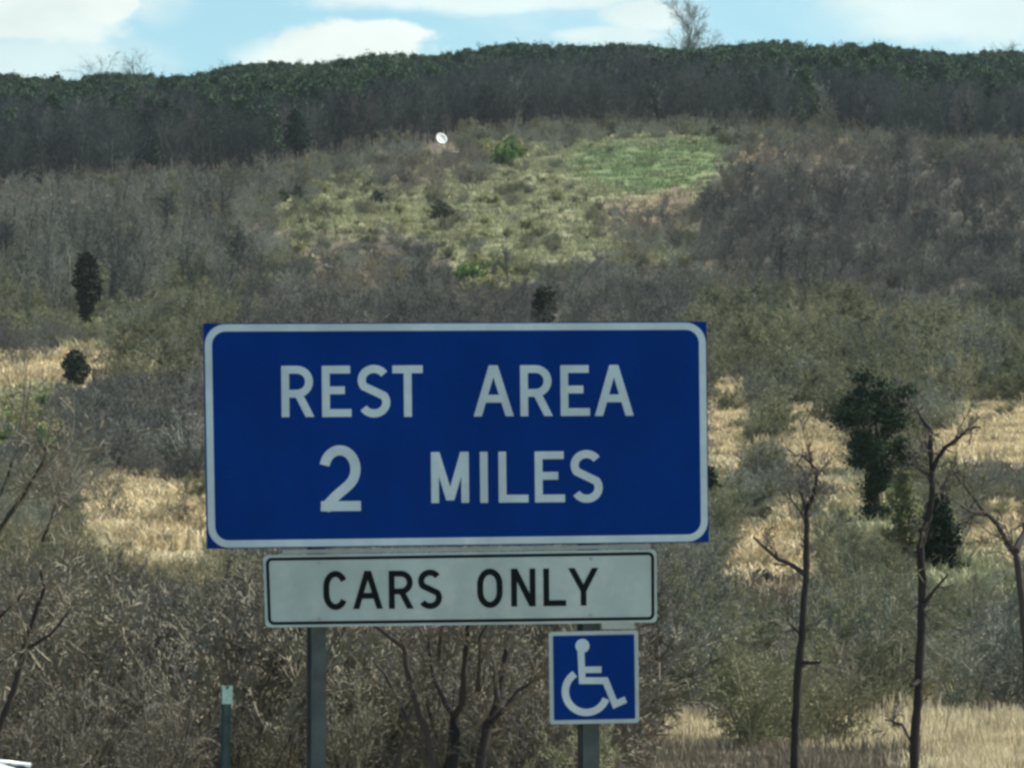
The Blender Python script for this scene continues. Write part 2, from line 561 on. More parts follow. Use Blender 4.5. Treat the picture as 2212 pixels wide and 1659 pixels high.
# ---- thin air haze
m_haze = bpy.data.materials.new('air_haze')
m_haze.use_nodes = True
t = NT(m_haze.node_tree)
pv = t.n('ShaderNodeVolumePrincipled')
pv.inputs['Color'].default_value = (0.86, 0.94, 1.0, 1)
pv.inputs['Density'].default_value = HAZE
pv.inputs['Anisotropy'].default_value = 0.2
o_ = t.n('ShaderNodeOutputMaterial')
t.t.links.new(pv.outputs[0], o_.inputs['Volume'])
hx_, hz0, hz1 = 12100.0, float(ZZ.min()) - 1.0, float(ZZ.max()) + 26.0
hv = [(x, y, z) for z in (hz0, hz1) for y in (-hx_, hx_) for x in (-hx_, hx_)]
link('haze', make_mesh('haze', hv, [(0, 2, 3, 1), (4, 5, 7, 6), (0, 1, 5, 4), (2, 6, 7, 3), (0, 4, 6, 2), (1, 3, 7, 5)], None, [m_haze]), kind='stuff', label='thin pale haze in the air over the slope')

# ---- the road the car stands on
M['asphalt'] = plain('asphalt', (0.055, 0.055, 0.056), 0.9, var=0.25, scale=40)
M['line'] = plain('road_paint', (0.75, 0.75, 0.72), 0.6, var=0.1, scale=20)


def strip(name, off0, off1, z, mt, kind='structure'):
    tt = np.linspace(0, len(ROADC) - 1, 140)
    cx = np.interp(tt, range(len(ROADC)), ROADC[:, 0])
    cy = np.interp(tt, range(len(ROADC)), ROADC[:, 1])
    ker = np.ones(15) / 15
    cx = np.convolve(np.pad(cx, 7, mode='edge'), ker, 'valid')
    cy = np.convolve(np.pad(cy, 7, mode='edge'), ker, 'valid')
    tx, ty = np.gradient(cx), np.gradient(cy)
    L = np.hypot(tx, ty)
    nx, ny = ty / L, -tx / L
    V = []
    for i in range(140):
        V += [(cx[i] + nx[i] * off0, cy[i] + ny[i] * off0, z), (cx[i] + nx[i] * off1, cy[i] + ny[i] * off1, z)]
    q = [(2 * i, 2 * i + 1, 2 * i + 3, 2 * i + 2) for i in range(139)]
    link(name, make_mesh(name, V, q, None, [mt]), kind=kind)


strip('road', -3.9, 3.0, 0.012, M['asphalt'])
strip('road_edge_line', 2.45, 2.57, 0.017, M['line'])

_ds = np.concatenate([np.arange(58, 400, 0.5), np.arange(400, 1500, 1.0)])


def on_slope(px, py):
    """distance at which the slope is seen at this bearing and height"""
    xs = (px - 1106) * K * _ds
    _, yy = project(xs, _ds, tz(xs, _ds))
    k = np.argmin(np.abs(yy - py))
    return float(_ds[k])


# ------------------------------------------------------------------ plant builders
rng = random.Random(7)


def unit(v):
    l = math.sqrt(v[0] * v[0] + v[1] * v[1] + v[2] * v[2]) or 1.0
    return (v[0] / l, v[1] / l, v[2] / l)


def rand_perp(d, R):
    while True:
        v = (R.gauss(0, 1), R.gauss(0, 1), R.gauss(0, 1))
        k = v[0] * d[0] + v[1] * d[1] + v[2] * d[2]
        v = (v[0] - k * d[0], v[1] - k * d[1], v[2] - k * d[2])
        if v[0] ** 2 + v[1] ** 2 + v[2] ** 2 > 0.05:
            return unit(v)


def grow(segs, p, d, L, r, lv, P, R):
    """one branch and its side branches; segs gets (p, q, r0, r1, level)"""
    n = P['n'][lv]
    kids = P['kids'][lv] if lv < len(P['kids']) else 0
    start = P['start'][lv]
    for i in range(n):
        d = unit((d[0] + R.gauss(0, P['wob']), d[1] + R.gauss(0, P['wob']), d[2] + R.gauss(0, P['wob']) + P['up'][lv]))
        q = (p[0] + d[0] * L / n, p[1] + d[1] * L / n, p[2] + d[2] * L / n)
        r2 = r * (1 - 0.72 / n)
        segs.append((p, q, r, r2, lv))
        f = (i + 1) / n
        if kids and f > start:
            cnt = kids / max(1, n * (1 - start))
            c = int(cnt) + (1 if R.random() < cnt - int(cnt) else 0)
            for _ in range(c):
                s = rand_perp(d, R)
                a = math.radians(P['ang'] * R.uniform(0.55, 1.35))
                e = unit((d[0] * math.cos(a) + s[0] * math.sin(a), d[1] * math.cos(a) + s[1] * math.sin(a), d[2] * math.cos(a) + s[2] * math.sin(a)))
                u = R.random()
                o = (p[0] + (q[0] - p[0]) * u, p[1] + (q[1] - p[1]) * u, p[2] + (q[2] - p[2]) * u)
                grow(segs, o, e, L * P['ratio'] * R.uniform(0.6, 1.25) * (1.15 - 0.45 * f), max(r2 * 0.55, P['rmin']), lv + 1, P, R)
        p, r = q, r2


def seg_geo(segs, sides, widen=1.0):
    """round sides for thick pieces, flat ribbons for twigs -> V, quads"""
    A = np.array([s[0] for s in segs])
    B = np.array([s[1] for s in segs])
    ra = np.array([s[2] for s in segs]) * widen
    rb = np.array([s[3] for s in segs]) * widen
    D = B - A
    D /= np.linalg.norm(D, axis=1, keepdims=True) + 1e-9
    rs = np.random.RandomState(len(segs))
    U = rs.normal(size=D.shape)
    U -= (U * D).sum(1, keepdims=True) * D
    U /= np.linalg.norm(U, axis=1, keepdims=True) + 1e-9
    Wv = np.cross(D, U)
    n = len(segs)
    if sides == 2:
        V = np.stack([A - U * ra[:, None], A + U * ra[:, None], B + U * rb[:, None], B - U * rb[:, None]], 1).reshape(-1, 3)
        return V, np.arange(n * 4).reshape(-1, 4)
    rings = []
    for C, r in ((A, ra), (B, rb)):
        for j in range(sides):
            t_ = 2 * math.pi * j / sides
            rings.append(C + (U * math.cos(t_) + Wv * math.sin(t_)) * r[:, None])
    V = np.stack(rings, 1).reshape(-1, 3)
    base = np.arange(n)[:, None] * (2 * sides)
    qs = []
    for j in range(sides):
        j2 = (j + 1) % sides
        qs.append(np.concatenate([base + j, base + j2, base + sides + j2, base + sides + j], 1))
    return V, np.concatenate(qs, 0)


def leaf_geo(C, size, R, jit=0.5, elong=1.6):
    """small leaf-sized quads, one at each point"""
    C = np.asarray(C, float)
    n = len(C)
    rs = np.random.RandomState(R.randrange(1 << 30))
    U = rs.normal(size=(n, 3))
    U /= np.linalg.norm(U, axis=1, keepdims=True)
    T = rs.normal(size=(n, 3))
    T -= (T * U).sum(1, keepdims=True) * U
    T /= np.linalg.norm(T, axis=1, keepdims=True)
    s = size * (1 + jit * (rs.rand(n, 1) * 2 - 1))
    a, b_ = U * s * elong * 0.5, T * s * 0.5
    V = np.stack([C - a, C + b_ * 0.9, C + a, C - b_], 1).reshape(-1, 3)
    return V, np.arange(n * 4).reshape(-1, 4)


def join_geo(parts):
    Vs, Qs, F, o = [], [], [], 0
    for (V, q), mi in parts:
        Vs.append(V)
        Qs.append(q + o)
        F.append(np.full(len(q), mi, np.int32))
        o += len(V)
    return np.concatenate(Vs), np.concatenate(Qs), np.concatenate(F)


def split_segs(segs, thick):
    return [s for s in segs if s[2] >= thick], [s for s in segs if s[2] < thick]


PROTO = {}        # kind -> list of dict(parts=[(name, mesh)], joined=mesh)


def add_proto(kind, geos, mats_):
    """geos: [(part name, (V, Q))]"""
    parts = []
    for (nm, g), mt in zip(geos, mats_):
        parts.append((nm, make_mesh(nm, g[0], g[1], None, [mt])))
    V, q, f = join_geo([(g, i) for i, (nm, g) in enumerate(geos)])
    jm = make_mesh(kind, V, q, None, list(mats_), False, f)
    PROTO.setdefault(kind, []).append(dict(parts=parts, joined=jm))


SHRUB = dict(n=[3, 3, 2, 2], kids=[5, 5, 6], start=[0.2, 0.15, 0.1, 1], wob=0.16, up=[0.10, 0.06, 0.03, 0], ang=40, ratio=0.50, rmin=0.0065)
TREE = dict(n=[7, 4, 3, 2, 2], kids=[15, 5, 5, 5], start=[0.28, 0.2, 0.15, 0.1, 1], wob=0.10, up=[0.06, 0.10, 0.05, 0.03, 0], ang=48, ratio=0.44, rmin=0.016)


def shrub_segs(R, stems=8, h=3.0, spread=0.85, P=SHRUB):
    segs = []
    for i in range(stems):
        a = 2 * math.pi * (i + R.random()) / stems
        s = spread * math.sqrt(R.random())
        d = unit((math.cos(a) * s, math.sin(a) * s, 1.0))
        grow(segs, (R.gauss(0, 0.12), R.gauss(0, 0.12), -0.15), d, h * 0.72 * R.uniform(0.75, 1.1), 0.028, 0, P, R)
    return segs


# shrubs about 3 m tall and bare trees about 10 m tall, one set for each twig colour
for v in range(5):
    R = random.Random(100 + v)
    segs = shrub_segs(R, 7 + v % 3, spread=0.7 + 0.12 * v)
    st, tw = split_segs(segs, 0.012)
    g1, g2 = seg_geo(st, 3), seg_geo(tw, 2, 1.9)
    tips = [s[1] for s in tw if s[4] >= 3]
    for tint in TINTS[:5] + ['near', 'nkhaki']:
        if tint == 'olive':
            C = [tuple(c + R.gauss(0, 0.05) for c in tp) for tp in tips if R.random() < 0.55]
            add_proto('shrub_' + tint, [('stems', g1), ('twigs', g2), ('buds', leaf_geo(C, 0.075, R))], [M[tint], M[tint], M['leaf_olive']])
            add_proto('nshrub_' + tint, [('stems', g1), ('twigs', g2), ('buds', leaf_geo(C + [tuple(c + R.gauss(0, 0.06) for c in tp) for tp in tips], 0.034, R))], [M[tint], M[tint], M['leaf_olive']])
        else:
            add_proto('shrub_' + tint, [('stems', g1), ('twigs', g2)], [M[tint], M[tint]])
    C = [tuple(c + R.gauss(0, 0.09) for c in tp) for tp in tips for _ in range(1)]
    for nm in ('lime', 'green'):
        add_proto('shrub_' + nm, [('stems', g1), ('leaves', leaf_geo(C, 0.15, R))], [M['olive'], M['leaf_' + nm]])
        C2 = [tuple(c + R.gauss(0, 0.07) for c in tp) for tp in tips for _ in range(3)]
        add_proto('nshrub_' + nm, [('stems', g1), ('twigs', g2), ('leaves', leaf_geo(C2, 0.042, R))], [M['olive'], M['olive'], M['leaf_' + nm]])
for v in range(5):
    R = random.Random(200 + v)
    segs = []
    grow(segs, (0, 0, -0.3), (R.gauss(0, .05), R.gauss(0, .05), 1), 9.2, 0.19, 0, TREE, R)
    trunk = [s for s in segs if s[4] == 0]
    limbs = [s for s in segs if s[4] in (1, 2)]
    tw = [s for s in segs if s[4] > 2]
    gt, gl, gw = seg_geo(trunk, 6), seg_geo(limbs, 3), seg_geo(tw, 2, 1.7)
    for tint in ('grey', 'wood', 'dark'):
        add_proto('tree_' + tint, [('trunk', gt), ('limbs', gl), ('twigs', gw)], [M['bark'], M[tint], M[tint]])


# pines about 10 m tall
def pine_geo(R, h=10.0, n_cl=70, per=11, wid=2.3, size=0.30, low=0.3):
    C = []
    for i in range(n_cl):
        f = low + (1 - low) * (i + R.random()) / n_cl
        prof = min(1, (f - low) * 7 + 0.35) * (1.03 - (f - low) / (1 - low)) ** 0.62
        a = R.random() * 2 * math.pi
        rr = wid * prof * (0.35 + 0.65 * R.random() ** 0.6)
        c = (math.cos(a) * rr, math.sin(a) * rr, h * f + R.gauss(0, 0.2))
        for _ in range(per):
            C.append((c[0] + R.gauss(0, 0.38), c[1] + R.gauss(0, 0.38), c[2] + R.gauss(0, 0.24)))
    return leaf_geo(C, size, R, 0.5, 1.5)


for v in range(4):
    R = random.Random(300 + v)
    g = pine_geo(R, 10.0, 90 + 8 * v, 22, 2.0 + 0.25 * v)
    tr = [((0, 0, -0.3), (0.05, 0, 4.5), 0.16, 0.12, 0), ((0.05, 0, 4.5), (0, 0.05, 9.6), 0.12, 0.03, 0)]
    add_proto('pine', [('trunk', seg_geo(tr, 6)), ('crown', g)], [M['bark'], M['pine']])


# grass tufts
def tuft_geo(R, n, h, rad, wd, lean=0.45):
    V, q = [], []
    for i in range(n):
        a, rr = R.random() * 6.283, rad * math.sqrt(R.random())
        x, y = math.cos(a) * rr, math.sin(a) * rr
        la, ll = R.random() * 6.283, lean * R.random()
        hh = h * R.uniform(0.45, 1.1)
        dx, dy = math.cos(la) * ll * hh, math.sin(la) * ll * hh
        wa = R.random() * 3.14
        wx, wy = math.cos(wa) * wd, math.sin(wa) * wd
        m1 = (x + dx * .35, y + dy * .35, hh * .6)
        k = len(V)
        V += [(x - wx, y - wy, -.05), (x + wx, y + wy, -.05), (m1[0] + wx * .8, m1[1] + wy * .8, m1[2]), (m1[0] - wx * .8, m1[1] - wy * .8, m1[2]),
              (x + dx + wx * .15, y + dy + wy * .15, hh), (x + dx - wx * .15, y + dy - wy * .15, hh)]
        q += [(k, k + 1, k + 2, k + 3), (k + 3, k + 2, k + 4, k + 5)]
    return np.array(V), np.array(q)


for v in range(3):
    R = random.Random(400 + v)
    for tint in ('tan', 'pale', 'olive', 'green', 'brown'):
        hh = {'tan': 0.5, 'pale': 0.45, 'olive': 0.5, 'green': 0.4, 'brown': 0.45}[tint]
        add_proto('grass_' + tint, [('blades', tuft_geo(R, 46, hh, 0.75, 0.022))], [M['grass_' + tint]])
        add_proto('fgrass_' + tint, [('blades', tuft_geo(R, 64, hh * 0.95, 1.3, 0.05, 1.3))], [M['grass_' + tint]])

# ------------------------------------------------------------------ scatter on the slope
RS = np.random.RandomState(11)


def candidates(d0, d1, spacing, half=0.108):
    pts = []
    d = d0
    while d < d1:
        s = spacing(d) if callable(spacing) else spacing
        n = int(2 * half * d / s)
        a = (np.arange(n) + 0.5) * s / d - half + RS.uniform(-.48, .48, n) * s / d
        dd = d + RS.uniform(-.48, .48, n) * s
        pts.append(np.stack([np.sin(a) * dd, np.cos(a) * dd], 1))
        d += s
    p = np.concatenate(pts)
    return p[:, 0], p[:, 1]


PLANTS = []        # (kind, variant, x, y, z, h_scale, rot, apparent height, px, canopy row)


def put(kind, x, y, s, v=None, rz=None, sink=0.0):
    v = RS.randint(len(PROTO[kind])) if v is None else v
    if kind in ('shrub_olive', 'shrub_lime', 'shrub_green') and math.hypot(x, y) < 330:
        kind = 'n' + kind
    rz = RS.uniform(0, 6.283) if rz is None else rz
    z = float(tz(x, y)) - sink
    px, py = project(x, y, z)
    base = 3.0 if 'shrub' in kind else 10.0
    d = math.hypot(x, y)
    PLANTS.append((kind, v, x, y, z, s, rz, base * s / d, float(px), float(py), d))


# shrubs
cx, cy = candidates(64, 1080, lambda d: 1.75 if d < 130 else 2.2 if d < 300 else 2.7 if d < 600 else 3.3)
cz = tz(cx, cy)
cpx, cpy = project(cx, cy, cz)
cd = np.hypot(cx, cy)
hs = np.clip(RS.lognormal(0, 0.33, len(cx)), 0.5, 1.9) * np.where(cd < 110, 0.95, 0.92)
hs = np.where(cd < 330, np.clip(hs, 0.6, 1.12), hs)
hpx = 3.0 * hs / cd / K
rd = road_dist(cx, cy)
zb = zone(cpx, cpy)
zc = zone(cpx, cpy - 0.55 * hpx)
ztop = zone(cpx, cpy - 0.98 * hpx)
u = RS.rand(len(cx))
u2 = RS.rand(len(cx))
wood_base = in_wood(cpx, cpy)
CLEAR = ('tan', 'pale', 'weeds', 'green')
SHOWN = [(1855, 1000, 1945, 1118), (1985, 1070, 2072, 1215), (1620, 1228, 1665, 1258), (1150, 625, 1200, 690), (158, 640, 214, 690)]   # narrow trunks and cedars that stand free of the brush
for i in range(len(cx)):
    if rd[i] < 7 or (wood_base[i] and u2[i] < 0.75):
        continue
    if 905 < cpx[i] < 1000 and 300 < cpy[i] < 352 and cpy[i] - hpx[i] * 0.9 < 312:
        continue
    c, tp, bs = TYPES[zc[i]], TYPES[ztop[i]], TYPES[zb[i]]
    s = hs[i]
    if bs in CLEAR:
        if bs == 'tan' and u[i] > 0.965:
            put('shrub_' + ('grey', 'olive', 'brown')[i % 3], cx[i], cy[i], (0.4 + 0.4 * u2[i]) * s)
        elif u2[i] < (0.30 if bs == 'tan' else 0.07 if bs == 'green' else 0.012):
            put('shrub_' + ('grey', 'khaki', 'olive')[i % 3], cx[i], cy[i], (0.16 + 0.38 * u[i] ** 2) * s)
        continue
    # leave the open grass behind it in sight
    fit = None
    for k_ in (1.0, 0.75, 0.55, 0.38):
        hits = 0
        for fy in (0.3, 0.55, 0.8, 1.0):
            for fx in (-0.36, 0.0, 0.36):
                qx, qy = cpx[i] + fx * hpx[i] * k_, cpy[i] - fy * hpx[i] * k_
                hits += TYPES[zone(qx, qy)] in CLEAR
                hits += 2 * any(a_ < qx < c_ and b__ < qy < d_ and cpy[i] > d_ + 4 for a_, b__, c_, d_ in SHOWN)
        if hits <= 1:
            fit = k_
            break
    if fit is None:
        if u[i] > 0.12:
            continue
        fit = 0.24
    s *= fit
    c = TYPES[zone(cpx[i], cpy[i] - 0.55 * hpx[i] * fit)]
    tp = TYPES[zone(cpx[i], cpy[i] - 0.98 * hpx[i] * fit)]
    if c in CLEAR:
        c = 'khaki'
    if c == 'meadow' and math.sin(cpx[i] / 41.0 + cpy[i] / 23.0) * math.sin(cpx[i] / 67.0 - cpy[i] / 15.0 + 1.0) > (0.42 if cpy[i] < 470 else 0.18):
        put('shrub_' + ('olive' if u2[i] < 0.5 else 'grey' if u2[i] < 0.8 else 'khaki'), cx[i], cy[i], s * 0.62)
        continue
    if c == 'meadow':
        if u[i] > 0.42:
            continue
        put('shrub_' + ('lime' if u2[i] < 0.30 else 'olive' if u2[i] < 0.62 else 'khaki' if u2[i] < 0.88 else 'grey'), cx[i], cy[i], s * 0.46)
        continue
    if c == 'lime':
        if u[i] < 0.8:
            put('shrub_lime' if u2[i] < 0.75 else 'shrub_green', cx[i], cy[i], s * 0.75)
        continue
    if u[i] > {'dark': 0.93, 'olive': 0.85, 'grey': 0.85, 'brown': 0.72, 'khaki': 0.72}[c]:
        continue
    k = c
    if u2[i] < 0.22:
        k = {'dark': 'grey', 'olive': 'grey', 'grey': 'olive', 'brown': 'grey', 'khaki': 'olive'}[c]
    elif u2[i] > 0.93:
        k = {'dark': 'brown', 'olive': 'khaki', 'grey': 'brown', 'brown': 'khaki', 'khaki': 'olive'}[c]
    if tp == 'meadow':
        s *= 0.8
    if cpx[i] < 1420 and cpy[i] > 1330:              # the leafless roadside thicket
        kh = 0.55 if (c == 'khaki' or 660 < cpx[i] < 1200) else 0.18
        k = 'nkhaki' if u2[i] < kh else 'near' if u2[i] < kh + (1 - kh) * 0.75 else 'brown'
    put('shrub_' + k, cx[i], cy[i], s)

# the wood along the ridge
cx, cy = candidates(830, 1450, 4.3)
cz = tz(cx, cy)
cpx, cpy = project(cx, cy, cz)
cd = np.hypot(cx, cy)
u = RS.rand(len(cx))
u2 = RS.rand(len(cx))
for i in range(len(cx)):
    if not in_wood(cpx[i], cpy[i]):
        continue
    x_, d_ = cpx[i], cd[i]
    f = 0.5 + 0.5 * math.sin(x_ / 83.0 + 0.6) * math.sin(d_ / 61.0 + x_ / 190.0)
    back_ = (d_ - 900) / 480.0
    thr = np.interp(x_, [0, 400, 520, 640, 760, 900, 1100, 1400, 1560, 1700, 2000, 2212], [.56, .44, .24, .16, .30, .58, .68, .78, .56, .18, .10, .20])
    pp = min(0.82, max(0.06, (back_ - thr + 0.6 * (f - 0.5)) / 0.60 + 0.42))
    if d_ > 1350:
        pp = max(pp, 0.72)
    if cpy[i] > np.interp(x_, *WOODLINE) - 40:
        pp *= 0.15
    if u[i] < pp:
        put('pine', cx[i], cy[i], (0.86 + 0.13 * RS.rand()) if d_ > 1340 else (0.70 + 0.34 * RS.rand()))
    else:
        put('tree_' + ('wood' if u2[i] < 0.90 else 'dark' if u2[i] < 0.97 else 'grey'), cx[i], cy[i], 0.62 + 0.38 * RS.rand())
# taller bare trees standing in the grey brush under the wood, towards the left
cx, cy = candidates(540, 880, 6.5)
cz = tz(cx, cy)
cpx, cpy = project(cx, cy, cz)
for i in range(len(cx)):
    if cpx[i] < 560 and 430 < cpy[i] < 700 and RS.rand() < (0.75 if cpx[i] < 330 else 0.4):
        put('tree_' + ('grey' if RS.rand() < 0.7 else 'wood'), cx[i], cy[i], RS.uniform(0.45, 0.85))
    elif 640 < cpx[i] < 1500 and 600 < cpy[i] < 760 and RS.rand() < 0.10:
        put('tree_' + ('dark' if RS.rand() < 0.6 else 'grey'), cx[i], cy[i], RS.uniform(0.32, 0.5))
    elif cpx[i] > 1560 and 380 < cpy[i] < 640 and RS.rand() < 0.35:
        put('tree_' + ('dark' if RS.rand() < 0.7 else 'wood'), cx[i], cy[i], RS.uniform(0.4, 0.65))

# ------------------------------------------------------------------ plants: the largest as things, the rest as stuff
COLS_LOW = [(120, 'beside the leaning roadside tree'), (300, 'right of the leaning roadside tree'), (440, 'just left of the short marker post'), (560, 'behind the short marker post'), (660, 'touching the left sign post'),
            (860, 'just right of the left sign post'), (1130, 'around the many-stemmed shrub'), (1400, 'behind the wheelchair plate'), (1560, 'just right of the wheelchair plate'), (1690, 'left of the forked snag'),
            (1790, 'behind the forked snag'), (1930, 'between the two snags'), (2050, 'behind the taller snag'), (9999, 'right of the taller snag')]
COLS_MID = [(110, 'at the left picture edge'), (240, 'under the upright cedar'), (445, 'just left of the blue sign'), (640, 'above the word REST'), (920, 'above the T of REST'), (1120, 'above the A of AREA'), (1370, 'above the last letters of AREA'),
            (1540, 'above the right sign corner'), (1700, 'just right of the blue sign'), (1860, 'above the forked snag'), (2000, 'at the large evergreen'), (2120, 'above the taller snag'), (9999, 'at the right picture edge')]


def where(px, py, d):
    if py > 1080:
        c_ = next(w_ for lim, w_ in COLS_LOW if px < lim)
        if py > 1600:
            return f'{c_}, front row'
        if py > 1430:
            return f'{c_}, second row'
        return f'{c_}, up the slope' if py > 1250 else f'{c_}, by the tan grass'
    c_ = next(w_ for lim, w_ in COLS_MID if px < lim)
    if py > 760:
        return f'halfway down the hillside {c_}'
    if py > 520:
        return f'in the mid hillside brush {c_}'
    return f'high on the hillside {c_}'


WORD = {'nkhaki': 'dull khaki', 'near': 'grey-brown bare', 'grey': 'grey leafless', 'olive': 'olive budding', 'dark': 'dark leafless', 'brown': 'brown leafless', 'khaki': 'pale khaki', 'lime': 'yellow-green leafing', 'green': 'fresh green leafy', 'wood': 'slate grey leafless'}


def individual(name, cat, rec, parts_from, label, group):
    kind, v, x, y, z, s, rz, app, px, py, d = rec
    pr = PROTO[kind][v]
    if app / K * 1024 / 2212 > parts_from:
        o = bpy.data.objects.new(name, None)
        COL.objects.link(o)
        for nm, me in pr['parts']:
            link(nm, me, o)
    else:
        o = bpy.data.objects.new(name, pr['joined'])
        COL.objects.link(o)
    o.location = (x, y, z)
    o.rotation_euler = (0, 0, rz)
    o.scale = (s, s, s)
    tag(o, label, cat, group)
    return o


def stuff(name, recs, label):
    kinds = sorted({r[0] for r in recs})
    c = bpy.data.collections.new('source_' + name)
    index = {}
    for k in kinds:
        for v in range(len(PROTO[k])):
            index[(k, v)] = len(index)
            o = bpy.data.objects.new('src_%03d' % index[(k, v)], PROTO[k][v]['joined'])
            c.objects.link(o)
    me = bpy.data.meshes.new(name)
    me.vertices.add(len(recs))
    me.vertices.foreach_set('co', np.array([[r[2], r[3], r[4]] for r in recs], np.float32).ravel())
    a = me.attributes.new('pick', 'INT', 'POINT')
    a.data.foreach_set('value', np.array([index[(r[0], r[1])] for r in recs], np.int32))
    a = me.attributes.new('turn', 'FLOAT_VECTOR', 'POINT')
    a.data.foreach_set('vector', np.array([[0, 0, r[6]] for r in recs], np.float32).ravel())
    a = me.attributes.new('size', 'FLOAT', 'POINT')
    a.data.foreach_set('value', np.array([r[5] for r in recs], np.float32))
    o = link(name, me, label=label, kind='stuff')
    ng = bpy.data.node_groups.new('scatter_' + name, 'GeometryNodeTree')
    ng.interface.new_socket('Geometry', in_out='INPUT', socket_type='NodeSocketGeometry')
    ng.interface.new_socket('Geometry', in_out='OUTPUT', socket_type='NodeSocketGeometry')
    N, Lk = ng.nodes, ng.links
    gi, go = N.new('NodeGroupInput'), N.new('NodeGroupOutput')
    ip = N.new('GeometryNodeInstanceOnPoints')
    ci = N.new('GeometryNodeCollectionInfo')
    ci.inputs[0].default_value = c
    ci.inputs['Separate Children'].default_value = True
    ci.inputs['Reset Children'].default_value = True

    def na_(nm, ty):
        n_ = N.new('GeometryNodeInputNamedAttribute')
        n_.data_type = ty
        n_.inputs[0].default_value = nm
        return [s_ for s_ in n_.outputs if s_.enabled and s_.name == 'Attribute'][0]

    Lk.new(gi.outputs[0], ip.inputs['Points'])
    Lk.new(ci.outputs[0], ip.inputs['Instance'])
    ip.inputs['Pick Instance'].default_value = True
    Lk.new(na_('pick', 'INT'), ip.inputs['Instance Index'])
    Lk.new(na_('turn', 'FLOAT_VECTOR'), ip.inputs['Rotation'])
    Lk.new(na_('size', 'FLOAT'), ip.inputs['Scale'])
    Lk.new(ip.outputs[0], go.inputs[0])
    md = o.modifiers.new('scatter', 'NODES')
    md.node_group = ng
    return o


def inview(r):
    return -20 < r[8] < 2232 and r[9] - r[7] / K < 1659 and not (450 < r[8] < 1520 and r[9] - r[7] / K > 720 and r[9] < 1180)


shr = [r for r in PLANTS if 'shrub' in r[0]]
shr.sort(key=lambda r: -r[7] * (1 if inview(r) else 0.0))
for r in shr[:290]:
    t_ = r[0].split('_')[1]
    sz = 'tall ' if r[5] > 1.0 else 'low ' if r[5] < 0.72 else ''
    lb = f'{sz}{WORD[t_]} shrub {where(r[8], r[9], r[10])}'
    individual('bare_shrub' if t_ not in ('lime', 'green') else 'leafy_shrub', 'shrub', r, 70, lb, lb.replace(' shrub ', ' shrubs '))
stuff('brushwood', shr[290:], 'mass of grey and olive brush covering the hillside')

tre = [r for r in PLANTS if r[0].startswith('tree')]
# those at the lower edge of the wood and below it show largest
tre.sort(key=lambda r: -((r[9] - np.interp(r[8], *WOODLINE)) + r[7] / K * 0.5) * (1 if inview(r) else -9))


def wood_where(px, low):
    if low:
        for lim, w_ in ((90, 'in the grey brush at the left picture edge'), (230, 'in the grey brush above the upright cedar'), (420, 'in the grey brush left of the meadow'), (700, 'in the grey brush touching the meadow'),
                        (1700, 'in the dark brush touching the green field'), (1950, 'in the dark brush above the large evergreen')):
            if px < lim:
                return w_
        return 'in the dark brush at the right picture edge'
    for lim, w_ in ((150, 'at the left end'), (330, 'under the faint skyline trees'), (560, 'left of the round white cloud'), (760, 'under the left of the round cloud'), (900, 'just left of the white dish'), (1010, 'behind the white dish'),
                    (1240, 'behind the leafy bushes'), (1420, 'above the left of the green field'), (1580, 'under the tall skyline tree'), (1760, 'just right of the green field'), (1980, 'above the brown brush')):
        if px < lim:
            return f'at the wood edge {w_}'
    return 'at the wood edge at the right end'


for r in tre[:280]:
    t_ = r[0].split('_')[1]
    lw = r[9] > np.interp(r[8], *WOODLINE)
    wh = wood_where(r[8], lw)
    sz = 'tall ' if r[5] > (0.6 if lw else 0.9) else 'shorter '
    individual('bare_tree', 'tree', r, 60, f'{sz}{WORD[t_]} tree {wh}', f'{sz}{WORD[t_]} trees {wh}')
stuff('bare_wood', tre[280:], 'mass of leafless trees in the ridge wood')

pin = [r for r in PLANTS if r[0] == 'pine']
best = {}
for r in pin:
    b_ = int(r[8] // 12)
    top = r[9] - r[7] / K
    if inview(r) and (b_ not in best or top < best[b_][9] - best[b_][7] / K):
        best[b_] = r
sky_p = sorted(best.values(), key=lambda r: r[8])
ids = {id(r) for r in sky_p}
rest = sorted([r for r in pin if id(r) not in ids and inview(r)], key=lambda r: r[10])[:100]
ids2 = ids | {id(r) for r in rest}


def ridge_bit(px):
    for lim, w_ in ((100, 'at the left picture edge'), (210, 'left of the first faint skyline tree'), (320, 'between the two faint skyline trees'), (430, 'right of the faint skyline trees'), (550, 'in the blue gap left of the round cloud'),
                    (680, 'under the left end of the round cloud'), (820, 'under the top of the round cloud'), (950, 'under the right end of the round cloud'), (1100, 'just right of the round cloud'), (1260, 'midway from round cloud to tall bare tree'),
                    (1420, 'just left of the tall bare tree'), (1560, 'around the tall bare tree'), (1700, 'just right of the tall bare tree'), (1860, 'on the highest right part'), (2040, 'right of the highest part')):
        if px < lim:
            return w_
    return 'at the right picture edge'


for r in sky_p:
    sz = 'taller' if r[5] > 0.92 else 'smaller'
    individual('pine_tree', 'tree', r, 60, f'{sz} green pine on the skyline {ridge_bit(r[8])}', f'{sz} skyline pines {ridge_bit(r[8])}')
for r in rest:
    sz = 'taller' if r[5] > 0.92 else 'smaller'
    wh = wood_where(r[8], False).replace('at the wood edge', 'inside the ridge wood')
    individual('pine_tree', 'tree', r, 60, f'{sz} dark pine {wh}', f'{sz} pines {wh}')
stuff('pine_wood', [r for r in pin if id(r) not in ids2], 'mass of dark green pines in the ridge wood')

# grass
G = []


def grass(kind, x, y, s):
    z = tz(x, y)
    for i in range(len(x)):
        G.append((kind, RS.randint(len(PROTO[kind])), x[i], y[i], z[i], s[i], RS.uniform(0, 6.28)))


